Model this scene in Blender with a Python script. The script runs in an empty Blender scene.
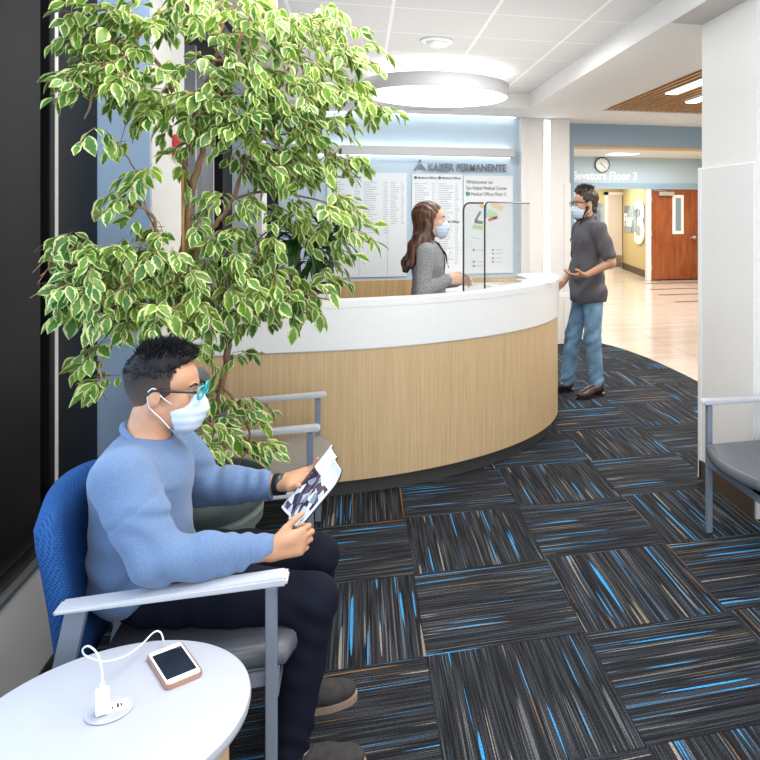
import bpy, bmesh, math, random
import numpy as np
from mathutils import Vector, Matrix, Euler
random.seed(7); rng = np.random.default_rng(7)
PI = math.pi
scn = bpy.context.scene
COL = scn.collection

# ------------------------------------------------------------------ camera
TH = math.atan(180/717)
cd = bpy.data.cameras.new('camera'); cam = bpy.data.objects.new('camera', cd); COL.objects.link(cam)
cam.location = (0, 0, 1.6); cam.rotation_euler = (PI/2, 0, -TH)
cd.sensor_width = 36; cd.lens = 717/760*36
cd.shift_x = -160/760; cd.shift_y = -168/760
cd.clip_start = .05; cd.clip_end = 100
scn.camera = cam

# ------------------------------------------------------------------ world, exposure
w = bpy.data.worlds.new('daylight'); scn.world = w; w.use_nodes = True
w.node_tree.nodes['Background'].inputs[0].default_value = (.80, .90, 1.0, 1)
w.node_tree.nodes['Background'].inputs[1].default_value = 1.0
vs = scn.view_settings
vs.view_transform = 'Standard'; vs.look = 'None'; vs.gamma = 1; vs.use_curve_mapping = False
vs.exposure = 0.16

# ------------------------------------------------------------------ area lights (room lamps, daylight and added fills)
def area(name, loc, sx, sy, power, col=(1, 1, 1), rot=(0, 0, 0)):
    l = bpy.data.lights.new(name, 'AREA'); l.shape = 'RECTANGLE'; l.size = sx; l.size_y = sy
    l.energy = power; l.color = col
    o = bpy.data.objects.new(name, l); COL.objects.link(o); o.location = loc; o.rotation_euler = rot
    return o
area('ceiling_area_light', (.6, .9, 2.86), 1.2, 1.2, 32, (1, .98, .95))
area('ceiling_area_light', (.2, 2.5, 2.86), 1.2, 1.2, 42, (1, .98, .95))  # unseen panel, set here to brighten the blue pilaster
area('ceiling_area_light', (1.0, 5.2, 2.86), .9, .9, 22, (1, .99, .97))
area('office_light', (.6, 7.4, 2.70), 1.8, .3, 16, (1, 1, 1))
area('hall_light', (3.2, 6.0, 2.69), .8, 2.4, 75, (1, .95, .88))
area('hall_light', (4.6, 10.5, 2.80), 1.2, 2.4, 110, (1, .97, .93))
area('hall_light', (6.0, 13.8, 2.80), 2.0, 1.2, 95, (1, .97, .93))
area('corridor_light', (6.0, 17.6, 2.45), 1.0, 1.8, 70, (1, .93, .82))
area('ceiling_fill', (.4, 1.6, 2.25), 2.4, 4.0, 30, (1, .99, .97), (PI, 0, 0))  # added fills facing up, only there to brighten the ceiling
area('ceiling_fill', (.5, 5.8, 2.30), 2.2, 3.2, 17, (1, .99, .97), (PI, 0, 0))
area('side_fill', (2.6, .4, 1.5), 2.2, 1.8, 38, (.95, .98, 1.0), (0, PI/2, 0))  # added fill from the right, no window stands there
area('window_daylight', (-1.02, 1.5, 1.5), 1.6, 2.0, 22, (.58, .77, 1.0), (0, -PI/2, 0))
area('lobby_daylight', (.6, -2.6, 1.7), 4.5, 2.4, 85, (.93, .97, 1.0), (PI/2, 0, 0))

# ------------------------------------------------------------------ materials
def N(nt, t, **kw):
    n = nt.nodes.new(t)
    for k, v in kw.items(): setattr(n, k, v)
    return n
def mat(name, col, rough=.5, metal=0, bump=None, var=None, spec=None, coat=0, sheen=0, trans=0, emit=None, es=1):
    m = bpy.data.materials.new(name); m.use_nodes = True; nt = m.node_tree
    b = nt.nodes['Principled BSDF']; L = nt.links.new
    b.inputs['Base Color'].default_value = (*col, 1); b.inputs['Roughness'].default_value = rough
    b.inputs['Metallic'].default_value = metal
    if spec is not None: b.inputs['Specular IOR Level'].default_value = spec
    if coat: b.inputs['Coat Weight'].default_value = coat; b.inputs['Coat Roughness'].default_value = .1
    if sheen: b.inputs['Sheen Weight'].default_value = sheen
    if trans: b.inputs['Transmission Weight'].default_value = trans
    if emit: b.inputs['Emission Color'].default_value = (*emit, 1); b.inputs['Emission Strength'].default_value = es
    tc = N(nt, 'ShaderNodeTexCoord')
    if var:                                    # (scale, amount, (stretch xyz))
        mp = N(nt, 'ShaderNodeMapping'); mp.inputs['Scale'].default_value = var[2] if len(var) > 2 else (1, 1, 1)
        L(tc.outputs['Object'], mp.inputs[0])
        nz = N(nt, 'ShaderNodeTexNoise'); nz.inputs['Scale'].default_value = var[0]; nz.inputs['Detail'].default_value = 5
        L(mp.outputs[0], nz.inputs['Vector'])
        mr = N(nt, 'ShaderNodeMapRange'); mr.inputs[1].default_value = .3; mr.inputs[2].default_value = .7
        mr.inputs[3].default_value = 1-var[1]; mr.inputs[4].default_value = 1+var[1]
        L(nz.outputs[0], mr.inputs[0])
        mx = N(nt, 'ShaderNodeVectorMath', operation='SCALE'); mx.inputs[0].default_value = col
        L(mr.outputs[0], mx.inputs['Scale']); L(mx.outputs[0], b.inputs['Base Color'])
    if bump:                                   # (scale, strength, distance)
        nz = N(nt, 'ShaderNodeTexNoise'); nz.inputs['Scale'].default_value = bump[0]; nz.inputs['Detail'].default_value = 3
        L(tc.outputs['Object'], nz.inputs['Vector'])
        bp = N(nt, 'ShaderNodeBump'); bp.inputs['Strength'].default_value = bump[1]; bp.inputs['Distance'].default_value = bump[2]
        L(nz.outputs[0], bp.inputs['Height']); L(bp.outputs[0], b.inputs['Normal'])
    return m

M = {}
M['white'] = mat('white_paint', (.80, .79, .77), .55, bump=(220, .08, .002))
M['ceil_white'] = mat('ceiling_paint', (.80, .79, .77), .8, bump=(150, .06, .002))
M['bulk'] = mat('greige_bulkhead', (.56, .52, .48), .85, bump=(160, .3, .003))  # greige tone for the near bulkhead block
M['blue'] = mat('blue_paint', (.30, .42, .53), .6, bump=(220, .1, .002))
M['blue_light'] = mat('pale_blue_paint', (.50, .62, .72), .6, bump=(220, .1, .002))
M['blue_deep'] = mat('pilaster_blue_paint', (.44, .62, .90), .55, bump=(220, .1, .002))
M['panel'] = mat('wall_protection_panel', (.80, .79, .775), .4, var=(3, .005, (8, 8, .3)))
M['black_metal'] = mat('dark_bronze_metal', (.007, .006, .0065), .5, 0, var=(6, .25, (1, 1, .1)), spec=.2)
M['black'] = mat('black_plastic', (.015, .015, .017), .35)
M['glass_dark'] = mat('tinted_window_glass', (.012, .014, .018), .06, spec=.6)
M['alu'] = mat('brushed_aluminium', (.60, .62, .65), .35, .9)
M['counter'] = mat('white_solid_surface', (.84, .84, .84), .28, var=(30, .012))
M['kick'] = mat('dark_rubber_base', (.050, .046, .044), .6)
M['brown_base'] = mat('brown_cove_base', (.07, .05, .035), .5)
M['chair_metal'] = mat('powder_coated_steel', (.23, .27, .35), .42, .35)
M['arm_white'] = mat('silver_white_armrest', (.52, .54, .59), .38, .1)
M['vinyl_grey'] = mat('grey_vinyl', (.17, .19, .23), .42, bump=(260, .15, .001))
M['vinyl_taupe'] = mat('taupe_vinyl', (.27, .24, .21), .42, bump=(260, .15, .001))
M['vinyl_slate'] = mat('slate_vinyl', (.105, .115, .135), .40, bump=(260, .15, .001))
M['table_white'] = mat('white_laminate', (.43, .44, .49), .42, var=(14, .015))
M['skin'] = mat('skin', (.52, .27, .16), .5, var=(25, .08), bump=(300, .12, .001))
M['skin_fair'] = mat('fair_skin', (.70, .42, .31), .5, var=(25, .06))
M['skin_tan'] = mat('tanned_skin', (.50, .27, .17), .5, var=(25, .06))
M['hair_black'] = mat('black_hair', (.010, .009, .010), .5, spec=.25)
M['hair_fade'] = mat('clipped_black_hair', (.040, .026, .021), .8, bump=(500, .6, .002))
_nt = M['hair_fade'].node_tree; _tc = N(_nt, 'ShaderNodeTexCoord'); _s = N(_nt, 'ShaderNodeSeparateXYZ'); _nt.links.new(_tc.outputs['Generated'], _s.inputs[0])
_nz = N(_nt, 'ShaderNodeTexNoise'); _nz.inputs['Scale'].default_value = 70; _nt.links.new(_tc.outputs['Generated'], _nz.inputs['Vector'])
_a = N(_nt, 'ShaderNodeMath', operation='MULTIPLY_ADD'); _nt.links.new(_nz.outputs[0], _a.inputs[0]); _a.inputs[1].default_value = .7; _nt.links.new(_s.outputs[2], _a.inputs[2])
_b = N(_nt, 'ShaderNodeMath', operation='MULTIPLY_ADD'); _nt.links.new(_s.outputs[0], _b.inputs[0]); _b.inputs[1].default_value = -.35; _nt.links.new(_a.outputs[0], _b.inputs[2])
_r = N(_nt, 'ShaderNodeValToRGB'); _r.color_ramp.elements[0].position = .18; _r.color_ramp.elements[0].color = (.15, .085, .060, 1); _r.color_ramp.elements[1].position = .85; _r.color_ramp.elements[1].color = (.012, .010, .010, 1)
_nt.links.new(_b.outputs[0], _r.inputs[0]); _nt.links.new(_r.outputs[0], _nt.nodes['Principled BSDF'].inputs['Base Color'])
M['hair_dark'] = mat('dark_brown_hair', (.030, .018, .012), .5, bump=(200, .6, .004))
M['sweater'] = mat('heather_blue_knit', (.118, .190, .335), .95, var=(420, .22), bump=(420, .4, .002), sheen=.15)
M['navy'] = mat('navy_cotton', (.006, .008, .017), .85, bump=(300, .2, .001), spec=.15)
M['mask'] = mat('pale_blue_mask', (.54, .62, .73), .8, bump=(500, .15, .001))
M['teal'] = mat('teal_acetate', (.02, .36, .42), .25)
M['shoe'] = mat('charcoal_suede', (.030, .026, .027), .85, var=(50, .3), bump=(300, .3, .001))
M['sole'] = mat('tan_rubber_sole', (.28, .19, .145), .7)
M['shoe_brown'] = mat('dark_brown_leather', (.045, .020, .018), .35)
M['shirt'] = mat('charcoal_cotton_shirt', (.085, .080, .092), .85, bump=(90, .35, .004))
M['denim'] = mat('faded_blue_denim', (.15, .27, .40), .9, var=(9, .4), bump=(45, .6, .008))
M['cardigan'] = mat('marled_grey_knit', (.27, .27, .28), .95, var=(170, .55), bump=(160, .6, .006))
M['paper'] = mat('white_paper', (.82, .83, .85), .6)
M['silver'] = mat('satin_silver_letters', (.17, .19, .22), .45, .3)
M['sign_white'] = mat('white_sign_panel', (.74, .77, .80), .4)
M['text_dark'] = mat('dark_sign_lettering', (.06, .07, .08), .6)
M['text_white'] = mat('white_sign_lettering', (.92, .92, .92), .5)
M['green'] = mat('green_sign_disc', (.03, .22, .08), .5)
M['yellow'] = mat('ochre_yellow_paint', (.56, .47, .25), .6)
M['terracotta'] = mat('red_signal_plastic', (.55, .03, .03), .4)
M['white_plastic'] = mat('glossy_white_plastic', (.86, .87, .88), .25)
M['rose'] = mat('rose_gold_phone_case', (.50, .28, .20), .3, .6)
M['screen'] = mat('dark_glass_phone_screen', (.008, .009, .011), .05, spec=.7)
M['pot'] = mat('grey_green_pot', (.115, .140, .135), .45, var=(20, .15))
M['soil'] = mat('dark_soil', (.04, .028, .02), .95, bump=(60, 1, .02))
M['bark'] = mat('brown_bark', (.26, .15, .085), .85, var=(40, .3, (1, 1, .3)), bump=(80, .6, .004))
M['bamboo'] = mat('bamboo_stake', (.50, .28, .06), .5)
M['drum'] = mat('light_grey_drum', (.52, .53, .54), .5)
M['grille'] = mat('grey_metal_grille', (.45, .45, .46), .4, .6)
M['steel'] = mat('stainless_kick_plate', (.40, .36, .32), .35, .8)
def emis(name, col, s):
    return mat(name, (.8, .8, .8), .5, emit=col, es=s)
M['lamp'] = emis('lit_diffuser', (1, .99, .97), 2.0)
M['lamp_warm'] = emis('lit_linear_lamp', (1, .98, .94), 5.0)
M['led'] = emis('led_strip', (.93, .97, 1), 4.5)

def wood(name, c1, c2, scale=(60, 60, 1.2), rough=.45, coat=0):
    m = bpy.data.materials.new(name); m.use_nodes = True; nt = m.node_tree; L = nt.links.new
    b = nt.nodes['Principled BSDF']; b.inputs['Roughness'].default_value = rough
    if coat: b.inputs['Coat Weight'].default_value = coat; b.inputs['Coat Roughness'].default_value = .12
    tc = N(nt, 'ShaderNodeTexCoord'); mp = N(nt, 'ShaderNodeMapping'); mp.inputs['Scale'].default_value = scale
    L(tc.outputs['Object'], mp.inputs[0])
    n1 = N(nt, 'ShaderNodeTexNoise'); n1.inputs['Scale'].default_value = 1; n1.inputs['Detail'].default_value = 6
    n1.inputs['Roughness'].default_value = .7
    L(mp.outputs[0], n1.inputs['Vector'])
    r = N(nt, 'ShaderNodeValToRGB'); r.color_ramp.elements[0].color = (*c2, 1); r.color_ramp.elements[1].color = (*c1, 1)
    r.color_ramp.elements[0].position = .36; r.color_ramp.elements[1].position = .62
    L(n1.outputs[0], r.inputs[0]); L(r.outputs[0], b.inputs['Base Color'])
    return m
M['oak'] = wood('quartered_oak_laminate', (.66, .475, .27), (.54, .37, .20), (95, 95, 2.2))
M['oak_far'] = wood('oak_panelling', (.62, .42, .20), (.46, .29, .12), (60, 60, 1.2))
M['cherry'] = wood('red_brown_veneer', (.34, .085, .022), (.20, .040, .010), (9, 9, 1.6), .3, .4)
M['slat'] = wood('warm_wood_slats', (.62, .33, .11), (.36, .17, .05), (40, 2, 40), .5)

def carpet_mat():
    m = bpy.data.materials.new('striped_carpet_tiles'); m.use_nodes = True; nt = m.node_tree; L = nt.links.new
    b = nt.nodes['Principled BSDF']; b.inputs['Roughness'].default_value = .95; b.inputs['Specular IOR Level'].default_value = .15
    tc = N(nt, 'ShaderNodeTexCoord'); mp = N(nt, 'ShaderNodeMapping')
    T = .60
    mp.inputs['Location'].default_value = (-.232/T+40, -2.604/T+40, 0); mp.inputs['Scale'].default_value = (1/T, 1/T, 1)
    L(tc.outputs['Object'], mp.inputs[0])
    sx = N(nt, 'ShaderNodeSeparateXYZ'); L(mp.outputs[0], sx.inputs[0])
    def Mt(op, a, b_=None, c_=None):
        n = N(nt, 'ShaderNodeMath', operation=op)
        for i, v in enumerate((a, b_, c_)):
            if v is None: continue
            if isinstance(v, (int, float)): n.inputs[i].default_value = v
            else: L(v, n.inputs[i])
        return n.outputs[0]
    X, Y = sx.outputs[0], sx.outputs[1]
    ix, iy = Mt('FLOOR', X), Mt('FLOOR', Y)
    fx, fy = Mt('SUBTRACT', X, ix), Mt('SUBTRACT', Y, iy)
    par = Mt('MODULO', Mt('ADD', ix, iy), 2)          # 1 -> stripes along Y
    def mix(f, a, b_):                                 # float mix
        return Mt('ADD', Mt('MULTIPLY', f, b_), Mt('MULTIPLY', Mt('SUBTRACT', 1, f), a))
    u = mix(par, fy, fx); v = mix(par, fx, fy)
    h = Mt('FRACT', Mt('MULTIPLY', Mt('SINE', Mt('ADD', Mt('MULTIPLY', ix, 12.9898), Mt('MULTIPLY', iy, 78.233))), 437.58))
    sgn = Mt('SUBTRACT', Mt('MULTIPLY', Mt('GREATER_THAN', h, .5), 2), 1)
    u = Mt('MULTIPLY', u, sgn)
    def stripes(fu, fv, seed, thr, soft=.02):
        cb = N(nt, 'ShaderNodeCombineXYZ')
        L(Mt('ADD', Mt('MULTIPLY', u, fu), Mt('MULTIPLY', h, 91.7+seed)), cb.inputs[0])
        L(Mt('ADD', Mt('MULTIPLY', v, fv), seed*3.1), cb.inputs[1]); L(Mt('MULTIPLY', h, 37.1), cb.inputs[2])
        nz = N(nt, 'ShaderNodeTexNoise'); nz.inputs['Scale'].default_value = 1; nz.inputs['Detail'].default_value = 0
        L(cb.outputs[0], nz.inputs['Vector'])
        if thr is None: return nz.outputs[0]
        mr = N(nt, 'ShaderNodeMapRange'); mr.inputs[1].default_value = thr-soft; mr.inputs[2].default_value = thr+soft
        L(nz.outputs[0], mr.inputs[0]); return mr.outputs[0]
    def cmix(f, ca, cb_):
        n = N(nt, 'ShaderNodeMix', data_type='RGBA'); L(f, n.inputs[0])
        for i, c in ((6, ca), (7, cb_)):
            if isinstance(c, tuple): n.inputs[i].default_value = (*c, 1)
            else: L(c, n.inputs[i])
        return n.outputs[2]
    c = cmix(stripes(70, 2.0, 1, .5, .14), (.013, .014, .017), (.036, .039, .046))
    c = cmix(stripes(120, 1.6, 8, .62, .03), c, (.008, .008, .010))
    c = cmix(stripes(95, .8, 3, .73, .02), c, (.115, .115, .118))
    c = cmix(stripes(50, .95, 5, .775, .010), c, (.25, .225, .19))
    c = cmix(stripes(75, .8, 21, .81, .012), c, (.24, .125, .04))
    c = cmix(stripes(46, .85, 13, .758, .010), c, (.045, .27, .56))
    c = cmix(stripes(60, .8, 17, .76, .02), c, (.05, .11, .18))
    # tufts and tile seams
    nz = N(nt, 'ShaderNodeTexNoise'); nz.inputs['Scale'].default_value = 190; nz.inputs['Detail'].default_value = 2
    L(tc.outputs['Object'], nz.inputs['Vector'])
    mr = N(nt, 'ShaderNodeMapRange'); mr.inputs[1].default_value = .3; mr.inputs[2].default_value = .7
    mr.inputs[3].default_value = .50; mr.inputs[4].default_value = 1.55; L(nz.outputs[0], mr.inputs[0])
    ex = Mt('MINIMUM', fx, Mt('SUBTRACT', 1, fx)); ey = Mt('MINIMUM', fy, Mt('SUBTRACT', 1, fy))
    seam = Mt('GREATER_THAN', Mt('MINIMUM', ex, ey), .006)
    f = Mt('MULTIPLY', mr.outputs[0], Mt('ADD', .8, Mt('MULTIPLY', seam, .2)))
    sc = N(nt, 'ShaderNodeVectorMath', operation='SCALE'); L(c, sc.inputs[0]); L(f, sc.inputs['Scale'])
    L(sc.outputs[0], b.inputs['Base Color'])
    bp = N(nt, 'ShaderNodeBump'); bp.inputs['Strength'].default_value = .5; bp.inputs['Distance'].default_value = .004
    L(nz.outputs[0], bp.inputs['Height']); L(bp.outputs[0], b.inputs['Normal'])
    return m
M['carpet'] = carpet_mat()

def grid_mat(name, col, line, T, off, lw, rough, nscale=0, namt=0, axis='XY'):
    m = bpy.data.materials.new(name); m.use_nodes = True; nt = m.node_tree; L = nt.links.new
    b = nt.nodes['Principled BSDF']; b.inputs['Roughness'].default_value = rough
    tc = N(nt, 'ShaderNodeTexCoord'); mp = N(nt, 'ShaderNodeMapping')
    mp.inputs['Location'].default_value = (off[0]/T[0]+40, off[1]/T[1]+40, 0); mp.inputs['Scale'].default_value = (1/T[0], 1/T[1], 1)
    L(tc.outputs['Object'], mp.inputs[0]); s = N(nt, 'ShaderNodeSeparateXYZ'); L(mp.outputs[0], s.inputs[0])
    outs = []
    for i in (0, 1):
        fr = N(nt, 'ShaderNodeMath', operation='FRACT'); L(s.outputs[i], fr.inputs[0])
        g = N(nt, 'ShaderNodeMath', operation='LESS_THAN'); L(fr.outputs[0], g.inputs[0]); g.inputs[1].default_value = lw[i]/T[i]
        outs.append(g.outputs[0])
    mx = N(nt, 'ShaderNodeMath', operation='MAXIMUM'); L(outs[0], mx.inputs[0]); L(outs[1], mx.inputs[1])
    nz = N(nt, 'ShaderNodeTexNoise'); nz.inputs['Scale'].default_value = nscale or 5; nz.inputs['Detail'].default_value = 6
    mp2 = N(nt, 'ShaderNodeMapping'); mp2.inputs['Scale'].default_value = (.5, 2, 1); L(tc.outputs['Object'], mp2.inputs[0])
    L(mp2.outputs[0], nz.inputs['Vector'])
    mr = N(nt, 'ShaderNodeMapRange'); mr.inputs[1].default_value = .3; mr.inputs[2].default_value = .7
    mr.inputs[3].default_value = 1-namt; mr.inputs[4].default_value = 1+namt; L(nz.outputs[0], mr.inputs[0])
    sc = N(nt, 'ShaderNodeVectorMath', operation='SCALE'); sc.inputs[0].default_value = col; L(mr.outputs[0], sc.inputs['Scale'])
    cm = N(nt, 'ShaderNodeMix', data_type='RGBA'); L(mx.outputs[0], cm.inputs[0]); L(sc.outputs[0], cm.inputs[6])
    cm.inputs[7].default_value = (*line, 1); L(cm.outputs[2], b.inputs['Base Color'])
    return m
M['ceil_tile'] = grid_mat('ceiling_tiles', (.70, .69, .68), (.90, .89, .88), (.64, .64), (-.19, -.12), (.022, .014), .8, 60, .03)
M['terrazzo'] = grid_mat('cream_stone_floor', (.62, .52, .43), (.45, .37, .29), (1.4, 2.2), (.6, 1.4), (.012, .02), .16, 2.2, .10)

# ------------------------------------------------------------------ mesh helpers
def link(name, me, m=None, parent=None, smooth=False, loc=None):
    o = bpy.data.objects.new(name, me); COL.objects.link(o)
    if m is not None:
        for x in (m if isinstance(m, (list, tuple)) else [m]): me.materials.append(x)
    if smooth: me.shade_smooth()
    if loc is not None: o.location = loc
    if parent is not None:
        o.parent = parent
    return o
def obj(name, bm, m=None, parent=None, smooth=False):
    me = bpy.data.meshes.new(name); bm.normal_update(); bm.to_mesh(me); bm.free()
    return link(name, me, m, parent, smooth)
def thing(name, label, cat, loc=(0, 0, 0), rz=0, group=None):
    o = bpy.data.objects.new(name, None); COL.objects.link(o); o.empty_display_size = .1
    o.location = loc; o.rotation_euler = (0, 0, rz); o['label'] = label; o['category'] = cat
    if group: o['group'] = group
    return o
def tag(o, label, cat, group=None):
    o['label'] = label; o['category'] = cat
    if group: o['group'] = group
    return o
def struct(name, bm, m, parent=None, smooth=False):
    o = obj(name, bm, m, parent, smooth)
    if parent is None: o['kind'] = 'structure'
    return o
def box(bm, x0, x1, y0, y1, z0, z1, bev=0, mi=0):
    r = bmesh.ops.create_cube(bm, size=1)
    vs_ = r['verts']
    for v in vs_:
        v.co = Vector((x0+(v.co.x+.5)*(x1-x0), y0+(v.co.y+.5)*(y1-y0), z0+(v.co.z+.5)*(z1-z0)))
    fs = list({f for v in vs_ for f in v.link_faces})
    for f in fs: f.material_index = mi
    if bev:
        bmesh.ops.bevel(bm, geom=list({e for v in vs_ for e in v.link_edges}), offset=bev, segments=2, affect='EDGES', profile=.5)
    return vs_
def B(*a, **k):
    bm = bmesh.new(); box(bm, *a, **k); return bm
def BB(lst, bev=0):
    bm = bmesh.new()
    for a in lst: box(bm, *a, bev=bev)
    return bm
def tube(bm, pts, r, seg=8, closed=False, caps=True):
    pts = [Vector(p) for p in pts]; n = len(pts)
    rr = r if isinstance(r, (list, tuple)) else [r]*n
    rings = []; up = Vector((.13, .21, 1)).normalized()
    for i, p in enumerate(pts):
        a = pts[i-1] if (i > 0 or closed) else p
        c = pts[(i+1) % n] if (i < n-1 or closed) else p
        t = (c-a); t = t.normalized() if t.length > 1e-9 else Vector((0, 0, 1))
        if abs(t.dot(up)) > .98: up = Vector((1, .1, 0)).normalized()
        s = t.cross(up).normalized(); q = s.cross(t).normalized(); up = q
        rings.append([bm.verts.new(p+(s*math.cos(2*PI*k/seg)+q*math.sin(2*PI*k/seg))*rr[i]) for k in range(seg)])
    m_ = n if closed else n-1
    for i in range(m_):
        A, C = rings[i], rings[(i+1) % n]
        for k in range(seg): bm.faces.new((A[k], A[(k+1) % seg], C[(k+1) % seg], C[k]))
    if caps and not closed:
        bm.faces.new(list(reversed(rings[0]))); bm.faces.new(rings[-1])
def bez(pts, n=6):                     # catmull-rom
    P = [Vector(p) for p in pts]; out = []
    for i in range(len(P)-1):
        p0 = P[max(i-1, 0)]; p1 = P[i]; p2 = P[i+1]; p3 = P[min(i+2, len(P)-1)]
        for k in range(n):
            t = k/n
            out.append(.5*((2*p1)+(p2-p0)*t+(2*p0-5*p1+4*p2-p3)*t*t+(3*p1-p0-3*p2+p3)*t**3))
    out.append(P[-1]); return out
def lathe(bm, prof, seg=40, c=(0, 0), a0=0, a1=2*PI):
    full = abs(a1-a0-2*PI) < 1e-6; n = seg if full else seg+1
    R = []
    for r, z in prof:
        R.append([bm.verts.new((c[0]+r*math.cos(a0+(a1-a0)*k/seg), c[1]+r*math.sin(a0+(a1-a0)*k/seg), z)) for k in range(n)])
    for i in range(len(prof)-1):
        for k in range(seg):
            k2 = (k+1) % n
            try: bm.faces.new((R[i][k], R[i][k2], R[i+1][k2], R[i+1][k]))
            except ValueError: pass
    for idx, rev in ((0, True), (-1, False)):
        if prof[0] == prof[-1]: break
        if prof[idx][0] > 1e-6:
            try: bm.faces.new(list(reversed(R[idx])) if rev else R[idx])
            except ValueError: pass
    bmesh.ops.remove_doubles(bm, verts=bm.verts, dist=1e-5)
def prism(bm, pts, z0, z1):
    a = [bm.verts.new((p[0], p[1], z0)) for p in pts]; b_ = [bm.verts.new((p[0], p[1], z1)) for p in pts]
    n = len(pts)
    bm.faces.new(list(reversed(a))); bm.faces.new(b_)
    for i in range(n): bm.faces.new((a[i], a[(i+1) % n], b_[(i+1) % n], b_[i]))
def ico(bm, c, r, sub=2):
    v = bmesh.ops.create_icosphere(bm, subdivisions=sub, radius=1)['verts']
    for q in v: q.co = Vector((c[0]+q.co.x*r[0], c[1]+q.co.y*r[1], c[2]+q.co.z*r[2]))
def text(s, size, m, loc, rot, parent=None, name='lettering', ext=.002, align='LEFT', bold=0, sx=1):
    c = bpy.data.curves.new(name, 'FONT'); c.body = s; c.size = size; c.extrude = ext; c.align_x = align; c.offset = bold
    t = bpy.data.objects.new('tmp', c); COL.objects.link(t)
    dg = bpy.context.evaluated_depsgraph_get(); me = bpy.data.meshes.new_from_object(t.evaluated_get(dg))
    bpy.data.objects.remove(t); bpy.data.curves.remove(c)
    me.materials.clear()
    me.transform(Matrix.LocRotScale(Vector(loc), Euler(rot), Vector((sx, 1, 1))))
    return link(name, me, m, parent)

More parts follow.
